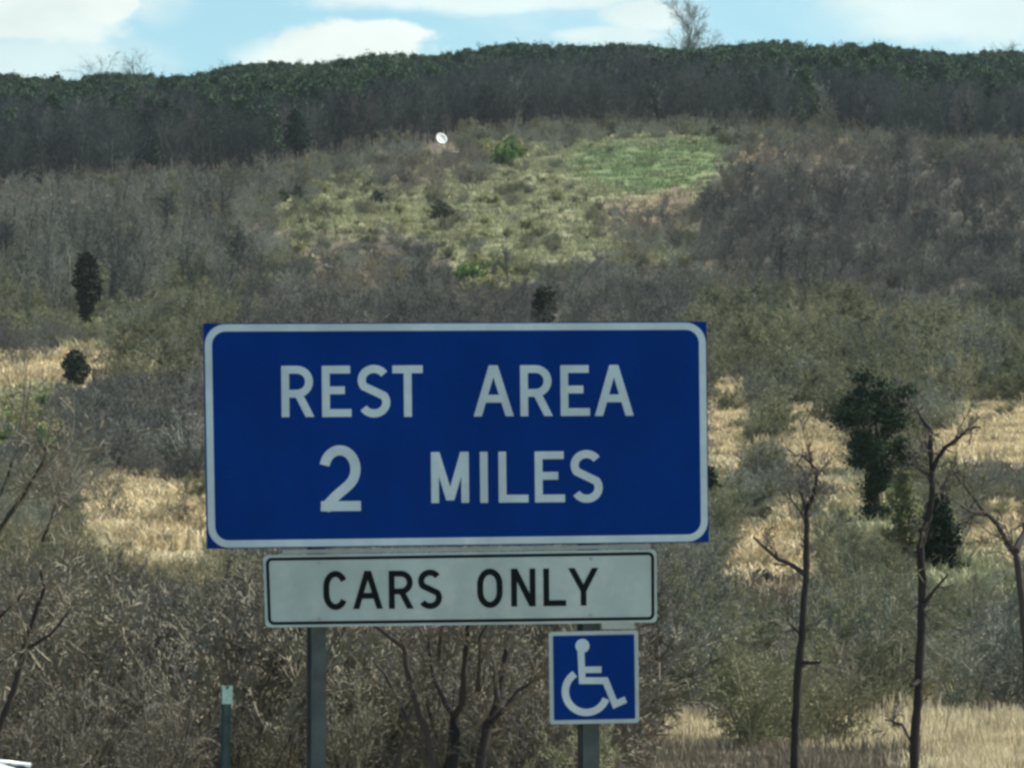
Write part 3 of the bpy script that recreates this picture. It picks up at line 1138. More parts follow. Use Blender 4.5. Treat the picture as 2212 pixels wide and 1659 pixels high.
for d0, d1, sp, far in ((46, 150, 0.75, False), (150, 460, 1.25, True), (460, 1000, 2.4, True)):
    cx, cy = candidates(d0, d1, sp)
    cpx, cpy = project(cx, cy, tz(cx, cy))
    zz = zone(cpx + RS.normal(0, 16, len(cpx)), cpy + RS.normal(0, 9, len(cpx)))
    ok = (road_dist(cx, cy) > 6.5) & ~in_wood(cpx, cpy)
    cdv = np.hypot(cx, cy)
    for nm, g, dens in (('tan', 'tan', 1.0), ('pale', 'pale', 1.0), ('meadow', 'olive', 0.8), ('green', 'green', 0.8), ('green', 'olive', 0.15), ('lime', 'olive', 0.6), ('weeds', 'brown', 0.9), ('khaki', 'pale', 0.35), ('grey', 'brown', 0.3),
                        ('olive', 'olive', 0.35), ('brown', 'pale', 0.3)):
        sel = ok & (zz == TI[nm]) & (RS.rand(len(cx)) < dens)
        xs, ys = cx[sel], cy[sel]
        grass(('fgrass_' if far else 'grass_') + g, xs, ys, RS.uniform(0.5, 1.15, len(xs)) * (1.0 if d1 < 800 else 1.3) * np.clip(cdv[sel] / 200, 0.24, 1.0) * np.where(RS.rand(len(xs)) < 0.12, 1.5, 1.0))
stuff('dry_grass', G, 'dry tan and olive grass growing over the slope')

# ------------------------------------------------------------------ single trees and shrubs
FINE = dict(n=[4, 3, 3, 2], kids=[5, 5, 4], start=[0.1, 0.1, 0.1, 1], wob=0.14, up=[0.05, 0.04, 0.02, 0], ang=42, ratio=0.55, rmin=0.0045)


def poly_tree(name, label, limbs, depth, mat_k, twig_k, seed, twigs=1.0, base=None, tw_len=0.7, skew=0.12, group=None, tw_up=0.05, widen=1.3):
    """limbs: list of (points in T units, r0, r1); depth in metres. Trunk = first limb, the others are boughs"""
    R = random.Random(seed)
    c0 = at_t(limbs[0][0][0][0], limbs[0][0][0][1], depth)
    gz = float(tz(c0.x, c0.y))
    org = Vector((c0.x, c0.y, gz))
    root = bpy.data.objects.new(name, None)
    COL.objects.link(root)
    root.location = org
    tag(root, label, 'tree' if 'tree' in name else 'shrub', group)
    tw = []
    for li, (pts, r0, r1) in enumerate(limbs):
        P3 = []
        dy = R.uniform(-1, 1) * skew
        for k, (tx, ty) in enumerate(pts):
            f = k / max(1, len(pts) - 1)
            P3.append(at_t(tx, ty, depth + dy * f * (0 if li == 0 else 6)) - org)
        if li == 0 and P3[0].z > 0:
            P3 = [Vector((P3[0].x, P3[0].y, -0.2))] + P3
        fine_pts, rr = [], []
        n = len(P3)
        for k in range(n - 1):
            for j in range(4):
                u_ = j / 4
                q = P3[k].lerp(P3[k + 1], u_)
                jt = (r0 * 0.12) if 0 < u_ else 0
                fine_pts.append(q + Vector((R.uniform(-jt, jt), R.uniform(-jt, jt), R.uniform(-jt, jt))))
                rr.append(r0 + (r1 - r0) * (k + u_) / (n - 1))
        fine_pts.append(P3[-1])
        rr.append(r1)
        rr = [x * R.uniform(0.88, 1.12) for x in rr]
        mb = MB()
        mb.tube(fine_pts, rr, 8 if r0 > 0.03 else 5)
        link('trunk' if li == 0 else 'bough', mb.mesh('limb', M[mat_k], True), root)
        # side twigs
        Ltot = sum((P3[k + 1] - P3[k]).length for k in range(n - 1))
        cnt = int(Ltot * 7 * twigs * (0.35 if li == 0 else 1))
        for _ in range(cnt):
            k = R.randrange(len(fine_pts) // (4 if li == 0 else 6), len(fine_pts) - 1)
            p = fine_pts[k].lerp(fine_pts[k + 1], R.random())
            d = (fine_pts[k + 1] - fine_pts[k]).normalized()
            s = rand_perp(tuple(d), R)
            a = math.radians(R.uniform(25, 70))
            e = d * math.cos(a) + Vector(s) * math.sin(a) + Vector((0, 0, tw_up * 3))
            grow(tw, tuple(p), unit(tuple(e)), tw_len * R.uniform(0.5, 1.4), max(rr[k] * 0.3, 0.006), 1, dict(FINE, up=[0, tw_up, tw_up, 0]), R)
    if tw:
        g = seg_geo(tw, 2, widen * (1.25 if name == 'snag_tree' else 1.0))
        link('twigs', make_mesh('twigs', g[0], g[1], None, [M[twig_k]]), root)
    return root


def Z(off, sc, pts):
    return [(off[0] + x / sc, off[1] + y / sc) for x, y in pts]


z7 = lambda *p: Z((1400, 1235), 2.42, p)
z6 = lambda *p: Z((1550, 820), 2.895, p)
z2 = lambda *p: Z((600, 1235), 2.458, p)
z1 = lambda *p: Z((0, 1235), 2.91, p)
z8 = lambda *p: Z((0, 850), 3.16, p)

poly_tree('snag_tree', 'nearly bare thin trunk with forked top beside the wheelchair sign', [
    (z7((940, 1500), (948, 1330), (958, 1150), (962, 950), (982, 640), (1000, 450), (1018, 200), (1025, 0)) + z6((790, 1100), (790, 950)), 0.054, 0.028),
    (z6((790, 950), (830, 880), (850, 790), (856, 700), (800, 640), (760, 605), (722, 680)), 0.025, 0.007),
    (z6((785, 960), (768, 890), (745, 830), (740, 760)), 0.03, 0.01),
    (z7((1015, 150), (970, 120), (920, 88), (860, 65), (790, 0)) + z6((500, 1195), (440, 1140)), 0.032, 0.010),
    (z7((1000, 632), (1060, 635), (1100, 628)), 0.025, 0.012),
    (z7((985, 470), (940, 430), (915, 400)), 0.018, 0.006),
    (z6((800, 1000), (850, 960), (870, 930)), 0.018, 0.006),
], 66, 'bark_dark', 'bark', 5, twigs=0.75, tw_len=0.36)
poly_tree('snag_tree', 'taller dark snag with stub branches right of the forked snag', [
    (z7((1600, 1500), (1604, 1330), (1612, 1150), (1622, 950), (1637, 740), (1650, 500), (1655, 250), (1645, 0)) + z6((1590, 1000), (1606, 900), (1612, 800), (1605, 600), (1600, 430)), 0.058, 0.026),
    (z6((1600, 440), (1560, 390), (1530, 340), (1510, 290)), 0.03, 0.010),
    (z6((1615, 700), (1650, 620), (1700, 550), (1790, 490), (1850, 430), (1925, 420)), 0.03, 0.009),
    (z6((1600, 740), (1540, 700), (1480, 665), (1440, 655)), 0.022, 0.008),
    (z7((1655, 340), (1690, 280), (1740, 215), (1800, 150)), 0.028, 0.010),
    (z7((1650, 250), (1640, 320), (1600, 340)), 0.02, 0.008),
    (z7((1620, 1080), (1580, 1040), (1545, 970), (1450, 945)), 0.025, 0.009),
    (z7((1640, 730), (1600, 760)), 0.03, 0.015),
    (z7((1640, 640), (1580, 610)), 0.022, 0.010),
    (z6((1625, 960), (1680, 900), (1710, 840)), 0.022, 0.008),
], 66, 'bark_dark', 'bark', 6, twigs=0.75, tw_len=0.40)
poly_tree('forked_tree', 'forking bare tree with long arching bough, second dark tree past the two snags', [
    ([(2330, 1790), (2325, 1600), (2318, 1450)] + z7((2205, 320), (2190, 200), (2172, 60)) + z6((2150, 1240),), 0.050, 0.034),
    (z6((2150, 1240), (2100, 1170), (2040, 1060), (1950, 970), (1850, 840), (1740, 700)), 0.036, 0.008),
    (z6((2150, 1240), (2185, 1160), (2240, 1060), (2300, 930)), 0.045, 0.015),
    (z6((1960, 980), (1880, 980), (1800, 940)), 0.022, 0.007),
], 66, 'bark_dark', 'bark', 7, twigs=0.8, tw_len=0.6)
poly_tree('multi_stem_shrub', 'bare many-stemmed grey shrub between the two sign posts', [
    (z2((960, 1560), (940, 1229), (900, 1050), (840, 880), (790, 700), (770, 560), (640, 460), (560, 400)), 0.040, 0.013),
    (z2((1030, 1560), (1040, 1229), (1060, 1050), (1050, 940)), 0.043, 0.036),
    (z2((1050, 940), (1090, 880), (1100, 700), (1120, 520), (1125, 400), (1140, 250)), 0.027, 0.012),
    (z2((1050, 940), (1000, 880), (960, 780), (930, 700), (910, 560), (900, 400), (860, 240)), 0.025, 0.010),
    (z2((1150, 1560), (1190, 1229), (1230, 1000), (1290, 870), (1310, 730), (1340, 590), (1345, 480), (1400, 380), (1430, 250)), 0.045, 0.013),
    (z2((1290, 870), (1275, 700), (1255, 600), (1200, 480)), 0.022, 0.009),
    (z2((1250, 980), (1330, 900), (1400, 800), (1530, 720), (1640, 690)), 0.022, 0.008),
    (z2((1180, 800), (1190, 640), (1190, 500), (1250, 400)), 0.020, 0.009),
    (z2((700, 1560), (720, 1229), (760, 1090), (795, 960), (840, 820)), 0.025, 0.010),
    (z2((960, 620), (975, 470), (1000, 330)), 0.018, 0.008),
    (z2((800, 1000), (720, 820), (660, 700), (600, 640)), 0.020, 0.008),
], 44, 'bark_dark', 'near', 8, twigs=0.7, tw_len=0.5, skew=0.08)
poly_tree('leaning_tree', 'dark leaning bare tree at the edge of the thicket, near the white car', [
    ([(-40, 1850), (-25, 1720)] + z1((0, 1180), (60, 1020), (110, 880), (150, 720), (190, 560), (240, 420), (290, 280), (270, 150)), 0.036, 0.018),
    (z1((150, 700), (200, 660), (330, 580), (400, 500), (470, 400)), 0.018, 0.007),
    (z1((120, 690), (60, 720), (0, 760), (-90, 800)), 0.017, 0.008),
    (z1((-160, 560), (0, 460), (120, 350), (180, 250)), 0.016, 0.006),
    (z8((-60, 1180), (60, 1000), (170, 850), (230, 740), (310, 600), (330, 480)), 0.024, 0.008),
    (z8((330, 1120), (390, 950), (440, 760)), 0.012, 0.005),
    (z8((-60, 960), (40, 760), (90, 600), (150, 470)), 0.018, 0.006),
    (z8((300, 1180), (420, 900), (500, 780)), 0.013, 0.005),
], 52, 'bark_dark', 'near', 9, twigs=1.5, tw_len=0.6, skew=0.08)


# near thicket left of the posts: leaning thin-stemmed shrubs
def near_shrub(tx, ty_top, depth, seed, label, tint='grey', lean=0.2, stems=9, group=None, wid=0.75):
    R = random.Random(seed)
    c = at_t(tx, 1700, depth)
    gz = float(tz(c.x, c.y))
    top = at_t(tx, ty_top, depth).z
    h = top - gz
    P = dict(SHRUB, rmin=0.0042, kids=[7, 6, 5], wob=0.12)
    segs = []
    for i in range(stems):
        a = 2 * math.pi * (i + R.random()) / stems
        s = wid * math.sqrt(R.random())
        grow(segs, (R.gauss(0, .18), R.gauss(0, .18), -.15), unit((math.cos(a) * s + lean, math.sin(a) * s, 1)), h * 0.74 * R.uniform(.75, 1.12), 0.020, 0, P, R)
    st, tw = split_segs(segs, 0.0085)
    root = bpy.data.objects.new('bare_shrub', None)
    COL.objects.link(root)
    root.location = (c.x, c.y, gz)
    tag(root, label, 'shrub', group)
    g = seg_geo(st, 4)
    link('stems', make_mesh('stems', g[0], g[1], None, [M['bark_dark' if R.random() < 0.5 else 'bark']]), root)
    g = seg_geo(tw, 2, 1.25)
    link('twigs', make_mesh('twigs', g[0], g[1], None, [M[tint]]), root)


GRP = 'leaning bare shrubs in the roadside thicket'
for i, (tx, top, dep, tint, lb) in enumerate([
    (70, 1400, 56, 'near', 'grey-brown twiggy shrub right beside the white car'),
    (210, 1370, 60, 'near', 'dark twiggy shrub behind the white car'),
    (330, 1440, 58, 'near', 'grey-brown leaning shrub between the car and the short marker post'),
    (430, 1360, 66, 'near', 'tall grey shrub behind the short marker post'),
    (560, 1500, 60, 'nkhaki', 'low khaki shrub between the short marker post and the tall sign post'),
    (650, 1420, 70, 'nkhaki', 'pale khaki shrub touching the left tall sign post'),
    (800, 1480, 62, 'nkhaki', 'pale shrub just right of the left sign post'),
    (1000, 1380, 64, 'nkhaki', 'pale shrub behind the many-stemmed shrub'),
    (1190, 1420, 60, 'near', 'grey shrub left of the wheelchair sign'),
    (1290, 1560, 56, 'olive', 'small olive shrub at the foot of the wheelchair sign post'),
    (130, 1300, 74, 'near', 'tall grey shrub behind the leaning roadside tree'),
    (300, 1290, 78, 'nkhaki', 'tall pale shrub below the tan grass bank'),
    (20, 1180, 80, 'near', 'tall grey-brown shrub above the leaning roadside tree'),
]):
    near_shrub(tx, top, dep, 500 + i, lb, tint, lean=0.22 if tx < 700 else 0.02, group=GRP, wid=0.75 if tx < 1150 else 0.5)


# evergreens
def evergreen(name, label, tx0, tx1, ty_top, ty_bot, depth, prof, n, leaf, mk, seed, ncl=None, csf=0.17):
    """prof(f) = relative half width at height f; the crown is filled with small sprays, denser outwards"""
    R = random.Random(seed)
    cx_ = (tx0 + tx1) / 2
    depth = on_slope(cx_ * T2P, ty_bot * T2P)
    b0 = at_t(cx_, ty_bot, depth)
    h = at_t(cx_, ty_top, depth).z - b0.z
    hw = (tx1 - tx0) / 2 * K * T2P * depth
    gz = min(float(tz(b0.x, b0.y)), b0.z)
    root = bpy.data.objects.new(name, None)
    COL.objects.link(root)
    root.location = (b0.x, b0.y, gz)
    tag(root, label, 'tree')
    lift = b0.z - gz
    C = []
    ncl = ncl or max(130, n // 60)
    per = n // ncl
    got = 0
    while got < ncl:
        f = R.random()
        w_ = prof(f)
        if R.random() > w_ * 0.9 + 0.1:
            continue
        got += 1
        a = R.random() * 6.283
        rr = hw * w_ * R.uniform(0.72, 1.18) * (R.random() ** 0.42) * (1 + 0.16 * math.sin(2 * a + 9 * f + seed) + 0.10 * math.sin(17 * f + a))
        c0 = (math.cos(a) * rr, math.sin(a) * rr, lift + h * f)
        cs = min(hw * csf, 0.42) * R.uniform(0.6, 1.3)
        for _ in range(per):
            C.append((c0[0] + R.gauss(0, cs), c0[1] + R.gauss(0, cs), max(lift * 0.2, c0[2] + R.gauss(0, cs * 0.7) - 0.12 * abs(R.gauss(0, cs)))))
    g = leaf_geo(C, leaf, R, .5, 1.7)
    link('crown', make_mesh('crown', g[0], g[1], None, [M[mk]]), root)
    mb = MB()
    mb.tube([(0, 0, -0.2), (0.02, 0, lift + h * .4), (0, 0, lift + h * .92)], [0.05 * hw + .05, .04 * hw + .03, .02], 7)
    link('trunk', mb.mesh('trunk', M['bark_dark'], True), root)
    return root


ov = lambda f: math.sin(math.pi * min(1, 0.10 + 0.86 * f)) ** 0.7
evergreen('cedar_tree', 'dark upright oval cedar standing alone left of the sign top', 166, 226, 574, 730, 600, lambda f: (0.34 if f < 0.25 else 0.34 + 0.66 * math.sin(math.pi * (f - 0.25) / 0.75 * 0.85 + 0.35) ** 0.8), 7000, 0.2, 'cedar', 21)
evergreen('cedar_tree', 'small round dark cedar on the tan grass, left edge of the sign', 144, 196, 795, 868, 470, ov, 2600, 0.2, 'cedar', 22)
evergreen('cedar_tree', 'dark stubby evergreen peeking over the middle of the sign top', 1204, 1254, 650, 735, 520, lambda f: 0.95 if f < .85 else .6, 2200, 0.22, 'cedar', 23)
evergreen('cedar_tree', 'narrow dark cedar half hidden by the lower right corner of the blue sign', 1585, 1622, 1050, 1160, 300, ov, 2600, 0.13, 'cedar', 24)
evergreen('cedar_tree', 'narrow dark cedar half hidden by the upper left corner of the blue sign', 448, 476, 735, 812, 500, ov, 1500, 0.2, 'cedar', 29)
evergreen('pine_tree', 'large dark green evergreen with narrow base, largest evergreen right of the sign', 1888, 2072, 845, 1175, 300,
          lambda f: 0.20 if f < 0.36 else (0.28 + 0.78 * math.sin(math.pi * min(1, (f - 0.36) / 0.64 * 0.80 + 0.17)) ** 1.0), 24000, 0.085, 'bigpine', 25, 92, 0.12)
evergreen('cedar_tree', 'dark columnar cedar standing directly behind the taller snag', 2076, 2168, 1118, 1300, 240, lambda f: 0.9 if f < 0.5 else 0.9 * (1 - (f - 0.5) / 0.54), 12000, 0.085, 'bigpine', 26)
evergreen('pine_tree', 'small pine in sunlit yellow-green between the large evergreen and the taller snag', 1992, 2092, 1062, 1290, 250, lambda f: (0.25 if f < 0.3 else (1.05 - f) * (0.75 + 0.45 * math.sin(f * 40))), 6000, 0.085, 'sunpine', 27)
for i, (a, b_, c, d, dep, lb) in enumerate([
    (660, 692, 418, 455, 800, 'larger of two small round dark bushes at the left end of the meadow'),
    (628, 650, 428, 458, 800, 'smaller of two round dark bushes at the left end of the meadow'),
    (836, 872, 434, 466, 790, 'small dark bush alone in the yellow part of the meadow'),
    (968, 1024, 456, 502, 760, 'dark wide bush in the middle of the meadow'),
    (1700, 1740, 1290, 1316, 205, 'small dark bush at the foot of the tan bank left of the forked snag'),
    (1604, 1630, 284, 310, 1000, 'tiny dark bush on the top edge of the green field'),
]):
    evergreen('round_bush', lb, a, b_, c, d, dep, ov, 900, 0.10 if dep < 300 else 0.24, 'bush', 40 + i)['category'] = 'bush'

# tall bare trees above the skyline
BIG = dict(n=[5, 5, 4, 3, 2], kids=[12, 8, 7, 5], start=[0.15, 0.2, 0.15, 0.1, 1], wob=0.09, up=[0.05, 0.06, 0.03, 0.02, 0], ang=42, ratio=0.62, rmin=0.026)
for i, (tx, top, dep, wd, lb) in enumerate([
    (1545, -22, 1380, 1.0, 'tall spreading bare tree rising above the ridge skyline'),
    (228, 112, 1390, 0.62, 'thin faint bare tree over the skyline, under the large white cloud'),
    (318, 105, 1390, 0.78, 'faint spreading bare tree over the skyline beside the blue gap'),
    (488, 128, 1390, 0.5, 'tiny faint bare tree over the skyline left of the round white cloud'),
    (2270, 80, 1390, 0.55, 'small faint bare tree over the skyline at the ridge end'),
]):
    R = random.Random(700 + i)
    c = at_t(tx, 190, dep)
    gz = float(tz(c.x, c.y))
    h = at_t(tx, top, dep).z - gz
    BIG['kids'] = [12, 8, 7, 5] if i == 0 else [8, 6, 4, 3]
    segs = []
    grow(segs, (0, 0, -.3), (0.02, 0, 1), h * 0.66, 0.26 * h / 18, 0, BIG, R)
    zmax = max(s[1][2] for s in segs)
    segs = [tuple(tuple(c_ * (h / zmax) for c_ in p) for p in s[:2]) + s[2:] for s in segs]
    root = bpy.data.objects.new('bare_tree', None)
    COL.objects.link(root)
    root.location = (c.x, c.y, gz)
    tag(root, lb, 'tree')
    for nm, lv, sd, wdn in (('trunk', (0,), 6, 1), ('limbs', (1, 2), 3, 1), ('twigs', (3, 4), 2, 1.0 if i == 0 else 0.8)):
        ss = [s for s in segs if s[4] in lv]
        if ss:
            g = seg_geo(ss, sd, wdn)
            link(nm, make_mesh(nm, g[0], g[1], None, [M['bark' if nm != 'twigs' else 'grey']]), root)

# ------------------------------------------------------------------ the sign
SD = 30.0
PSI = math.radians(12.5)
_sc = at_t(1030, 980, SD)
SBASE = Vector((_sc.x, _sc.y, float(tz(_sc.x, _sc.y))))
RZ = Matrix.Rotation(PSI, 3, 'Z')
NRM = RZ @ Vector((0, -1, 0))
sign = bpy.data.objects.new('road_sign', None)
COL.objects.link(sign)
sign.location = SBASE
sign.rotation_euler = (0, 0, PSI)
tag(sign, 'blue REST AREA 2 MILES sign with CARS ONLY plate and wheelchair plate on two posts', 'road sign')


def sl(tx, ty, off=0.0):
    """picture point (T units) -> (x, z) on the sign's plane, off metres in front of it"""
    o = Vector((0, 0, CAMZ))
    r = ray(tx * T2P, ty * T2P)
    p0 = SBASE + NRM * off
    t_ = (p0 - o).dot(NRM) / r.dot(NRM)
    q = RZ.transposed() @ (o + r * t_ - SBASE)
    return q.x, q.z


def sheeting(name, rgb, rough=0.42):
    m, t, b = mat(name)
    tcn = t.n('ShaderNodeTexCoord')
    f1 = t.noise(tcn.outputs['Object'], 2.2, 4, 0.6)
    f2 = t.noise(tcn.outputs['Object'], 26, 4, 0.65)
    c = t.mix(t.ramp(f1, 0.3, 0.75), tuple(v * 0.80 for v in rgb), tuple(v * 1.04 for v in rgb))
    c = t.mix(t.m('MULTIPLY', t.ramp(t.noise(tcn.outputs['Object'], 9, 5, 0.7), 0.45, 0.75), 0.35), c, t.mix(1.0, c, (1.6, 1.35, 1.22), 'MULTIPLY'))
    dirt = t.ramp(f2, 0.62, 0.80)
    c = t.mix(t.m('MULTIPLY', dirt, 0.035), c, (0.20, 0.25, 0.28))
    t.put(b.inputs['Base Color'], c)
    b.inputs['Roughness'].default_value = rough
    b.inputs['Specular IOR Level'].default_value = 0.06
    return m


M['blue'] = sheeting('blue_sheeting', (0.0, 0.0375, 0.250))
M['white'] = sheeting('white_sheeting', (0.50, 0.60, 0.60), 0.5)
M['letter'] = sheeting('bright_white_sheeting', (0.60, 0.74, 0.81), 0.5)
M['black'] = sheeting('black_sheeting', (0.010, 0.014, 0.016))
M['alu'] = plain('weathered_aluminium', (0.42, 0.44, 0.44), 0.5, 0.6, 0.15, 8)
M['steel'] = plain('galvanised_steel', (0.068, 0.086, 0.088), 0.62, 0.1, 0.28, 9)


class Plate:
    """a flat plate given by its four corners in T units (TL, TR, BR, BL)"""

    def __init__(s, tl, tr, br, bl, off):
        s.off = off
        s.c = [Vector(sl(*p, off)) for p in (tl, tr, br, bl)]
        s.w = ((s.c[1] - s.c[0]).length + (s.c[2] - s.c[3]).length) / 2
        s.h = ((s.c[3] - s.c[0]).length + (s.c[2] - s.c[1]).length) / 2

    def at(s, x, z):
        """metres from the lower left corner"""
        u_, v_ = x / s.w, z / s.h
        return tuple(s.c[3] * (1 - u_) * (1 - v_) + s.c[2] * u_ * (1 - v_) + s.c[1] * u_ * v_ + s.c[0] * (1 - u_) * v_)

    def rr(s, inset, rad, n=8):
        pts = []
        for cx_, cz_, a0 in ((s.w - inset - rad, inset + rad, -90), (s.w - inset - rad, s.h - inset - rad, 0), (inset + rad, s.h - inset - rad, 90), (inset + rad, inset + rad, 180)):
            for k in range(n + 1):
                a = math.radians(a0 + 90 * k / n)
                pts.append(s.at(cx_ + rad * math.cos(a), cz_ + rad * math.sin(a)))
        return pts

    def slab(s, name, mt, rad, thick, parent, front=0.0):
        mb = MB()
        mb.slab(s.rr(0, rad), -s.off - front, -s.off + thick)
        return link(name, mb.mesh(name, mt), parent)

    def ring(s, name, mt, inset, width, rad, proud, parent):
        o_, i_ = s.rr(inset, rad), s.rr(inset + width, max(rad - width, 0.002))
        y = -s.off - proud
        V = [(x, y, z) for x, z in o_] + [(x, y, z) for x, z in i_]
        n = len(o_)
        # a thin printed film with a real edge
        V += [(x, y + proud * .8, z) for x, z in o_] + [(x, y + proud * .8, z) for x, z in i_]
        q = []
        for k in range(n):
            j = (k + 1) % n
            q += [(k, j, n + j, n + k), (k, 2 * n + k, 2 * n + j, j), (n + k, n + j, 3 * n + j, 3 * n + k)]
        return link(name, make_mesh(name, V, q, None, [mt]), parent)

    def field(s, name, mt, inset, rad, proud, parent):
        mb = MB()
        mb.slab(s.rr(inset, rad), -s.off - proud, -s.off - 0.0004)
        return link(name, mb.mesh(name, mt), parent)


def ribbon(pts, th, closed=False):
    """mitred stroke of constant width -> list of left/right points"""
    n = len(pts)
    out_ = []
    for k in range(n):
        p = Vector(pts[k])
        a = Vector(pts[k - 1]) if (k > 0 or closed) else None
        c = Vector(pts[(k + 1) % n]) if (k < n - 1 or closed) else None
        d1 = (p - a).normalized() if a is not None else (c - p).normalized()
        d2 = (c - p).normalized() if c is not None else d1
        n1, n2 = Vector((-d1.y, d1.x)), Vector((-d2.y, d2.x))
        m_ = (n1 + n2)
        m_ = n1 if m_.length < 1e-6 else m_.normalized()
        L_ = min(1.0 / max(0.35, m_.dot(n1)), 1.8) * th / 2
        out_.append([p + m_ * L_, p - m_ * L_])
    if n == 2 and not closed:                       # slanting strokes end level with the cap height and the foot line
        d = Vector(pts[1]) - Vector(pts[0])
        if abs(d.x) > 0.02 and abs(d.y) > 0.3:
            for k in (0, 1):
                if abs(pts[k][1]) in (0, 1, 0.05):
                    out_[k] = [v + d * ((pts[k][1] - v.y) / d.y) for v in out_[k]]
    return out_


def arc(cx_, cy_, rx, ry, a0, a1, n=14):
    return [(cx_ + rx * math.cos(math.radians(a0 + (a1 - a0) * k / n)), cy_ + ry * math.sin(math.radians(a0 + (a1 - a0) * k / n))) for k in range(n + 1)]


def glyph(ch, w_, t_):
    """strokes (centre lines) of a road-sign capital of height 1, width w_, stroke t_"""
    h = t_ / 2
    a = (w_ - t_) / 2
    if ch == 'R':
        rb = (1 - h - 0.455) / 2
        bowl = [(h, 1 - h)] + arc(w_ - h - rb * 1.0 - 0.02, 1 - h - rb, rb, rb, 90, -90, 12) + [(h, 0.455)]
        return [[(h, 0), (h, 1)], bowl, [(w_ * 0.50, 0.47), (w_ - h * 1.1, 0)]]
    if ch == 'E':
        return [[(h, 0), (h, 1)], [(h, 1 - h), (w_ * .97, 1 - h)], [(h, 0.52), (w_ * .78, 0.52)], [(h, h), (w_, h)]]
    if ch == 'S':
        b = (1 - t_) / 4
        up = arc(w_ / 2, 1 - h - b, a, b, 32, 215, 16)
        lo = arc(w_ / 2, h + b, a, b, 35, -150, 16)
        return [up + lo]
    if ch == 'T':
        return [[(0, 1 - h), (w_, 1 - h)], [(w_ / 2, 0), (w_ / 2, 1 - h)]]
    if ch == 'A':
        return [[(h * .95, 0), (w_ / 2 - h * .1, 1)], [(w_ - h * .95, 0), (w_ / 2 + h * .1, 1)], [(w_ * .2, 0.345), (w_ * .8, 0.345)]]
    if ch == 'M':
        return [[(h, 0), (h, 1)], [(w_ - h, 0), (w_ - h, 1)], [(h * 1.15, 1), (w_ / 2, 0.05)], [(w_ - h * 1.15, 1), (w_ / 2, 0.05)]]
    if ch == 'I':
        return [[(w_ / 2, 0), (w_ / 2, 1)]]
    if ch == 'L':
        return [[(h, 0), (h, 1)], [(h, h), (w_, h)]]
    if ch == 'N':
        return [[(h, 0), (h, 1)], [(w_ - h, 0), (w_ - h, 1)], [(h * 1.1, 0.98), (w_ - h * 1.1, 0.02)]]
    if ch == 'Y':
        return [[(w_ / 2, 0), (w_ / 2, 0.42)], [(h * .9, 1), (w_ / 2, 0.40)], [(w_ - h * .9, 1), (w_ / 2, 0.40)]]
    if ch == 'C':
        ry = 0.33
        return [arc(w_ / 2, 1 - h - ry, a, ry, 28, 180, 12) + arc(w_ / 2, h + ry, a, ry, 180, 332, 12)]
    if ch == 'O':
        ry = 0.33
        return [arc(w_ / 2, 1 - h - ry, a, ry, 0, 180, 14) + arc(w_ / 2, h + ry, a, ry, 180, 360, 14) + [(w_ - h, 1 - h - ry)]]
    if ch == '2':
        b = 0.285
        return [arc(w_ / 2, 1 - h - b, a, b, 168, -18, 20) + [(x_ * w_ / .626, y_) for x_, y_ in ((.512, .480), (.468, .420), (.402, .357), (.318, .290), (.232, .215), (.160, .140), (.100, .075), (.085, .0))], [(h * .25, h), (w_, h)]]


def letter(ch, xl, xr, yt, yb, mt, off, parent, name='letter', th=0.152, tilt=0.0085, lean=0.011):
    H = yb - yt
    w_ = (xr - xl) / H
    V, q = [], []
    for si, st in enumerate(glyph(ch, w_, th)):
        rb = ribbon(st, th)
        y = -(off + 0.0016 + 0.0003 * si)
        i = len(V)
        for l_, r_ in rb:
            for p in (l_, r_):
                tx = xl + p.x * H + (1 - p.y) * H * lean
                ty = yt + (1 - p.y) * H - p.x * H * tilt
                x, z = sl(tx, ty, off + 0.0016)
                V.append((x, y, z))
        for k in range(len(rb) - 1):
            q.append((i + 2 * k, i + 2 * k + 1, i + 2 * k + 3, i + 2 * k + 2))
    return link(name, make_mesh(name, V, q, None, [mt]), parent)


# main blue panel
big = Plate((459.5, 731), (1596.5, 727), (1602, 1225), (468.5, 1240), 0.012)
panel = big.slab('blue_panel', M['blue'], 0.006, 0.022, sign)
tag(panel, 'large blue panel reading REST AREA 2 MILES')
big.ring('border', M['letter'], 0.005, 0.034, 0.100, 0.0012, panel)
for ch, xl, xr, yt, yb in [('R', 635.3, 709, 827, 942.5), ('E', 727, 793, 826.8, 942.3), ('S', 808, 881, 825, 943.5), ('T', 886.5, 955, 826, 942),
                           ('A', 1070, 1159, 826, 941), ('R', 1175, 1248, 825.5, 940.5), ('E', 1266, 1332, 825.5, 940), ('A', 1344, 1430, 825, 940),
                           ('M', 973.6, 1059, 1021.5, 1136.5), ('I', 1083, 1103, 1021, 1136), ('L', 1126, 1193, 1020.5, 1135.5), ('E', 1208, 1275.6, 1020, 1135), ('S', 1289, 1361, 1017, 1136)]:
    letter(ch, xl, xr, yt, yb, M['letter'], 0.012, panel)
letter('2', 721, 814, 1006.5, 1155, M['letter'], 0.012, panel, 'numeral')
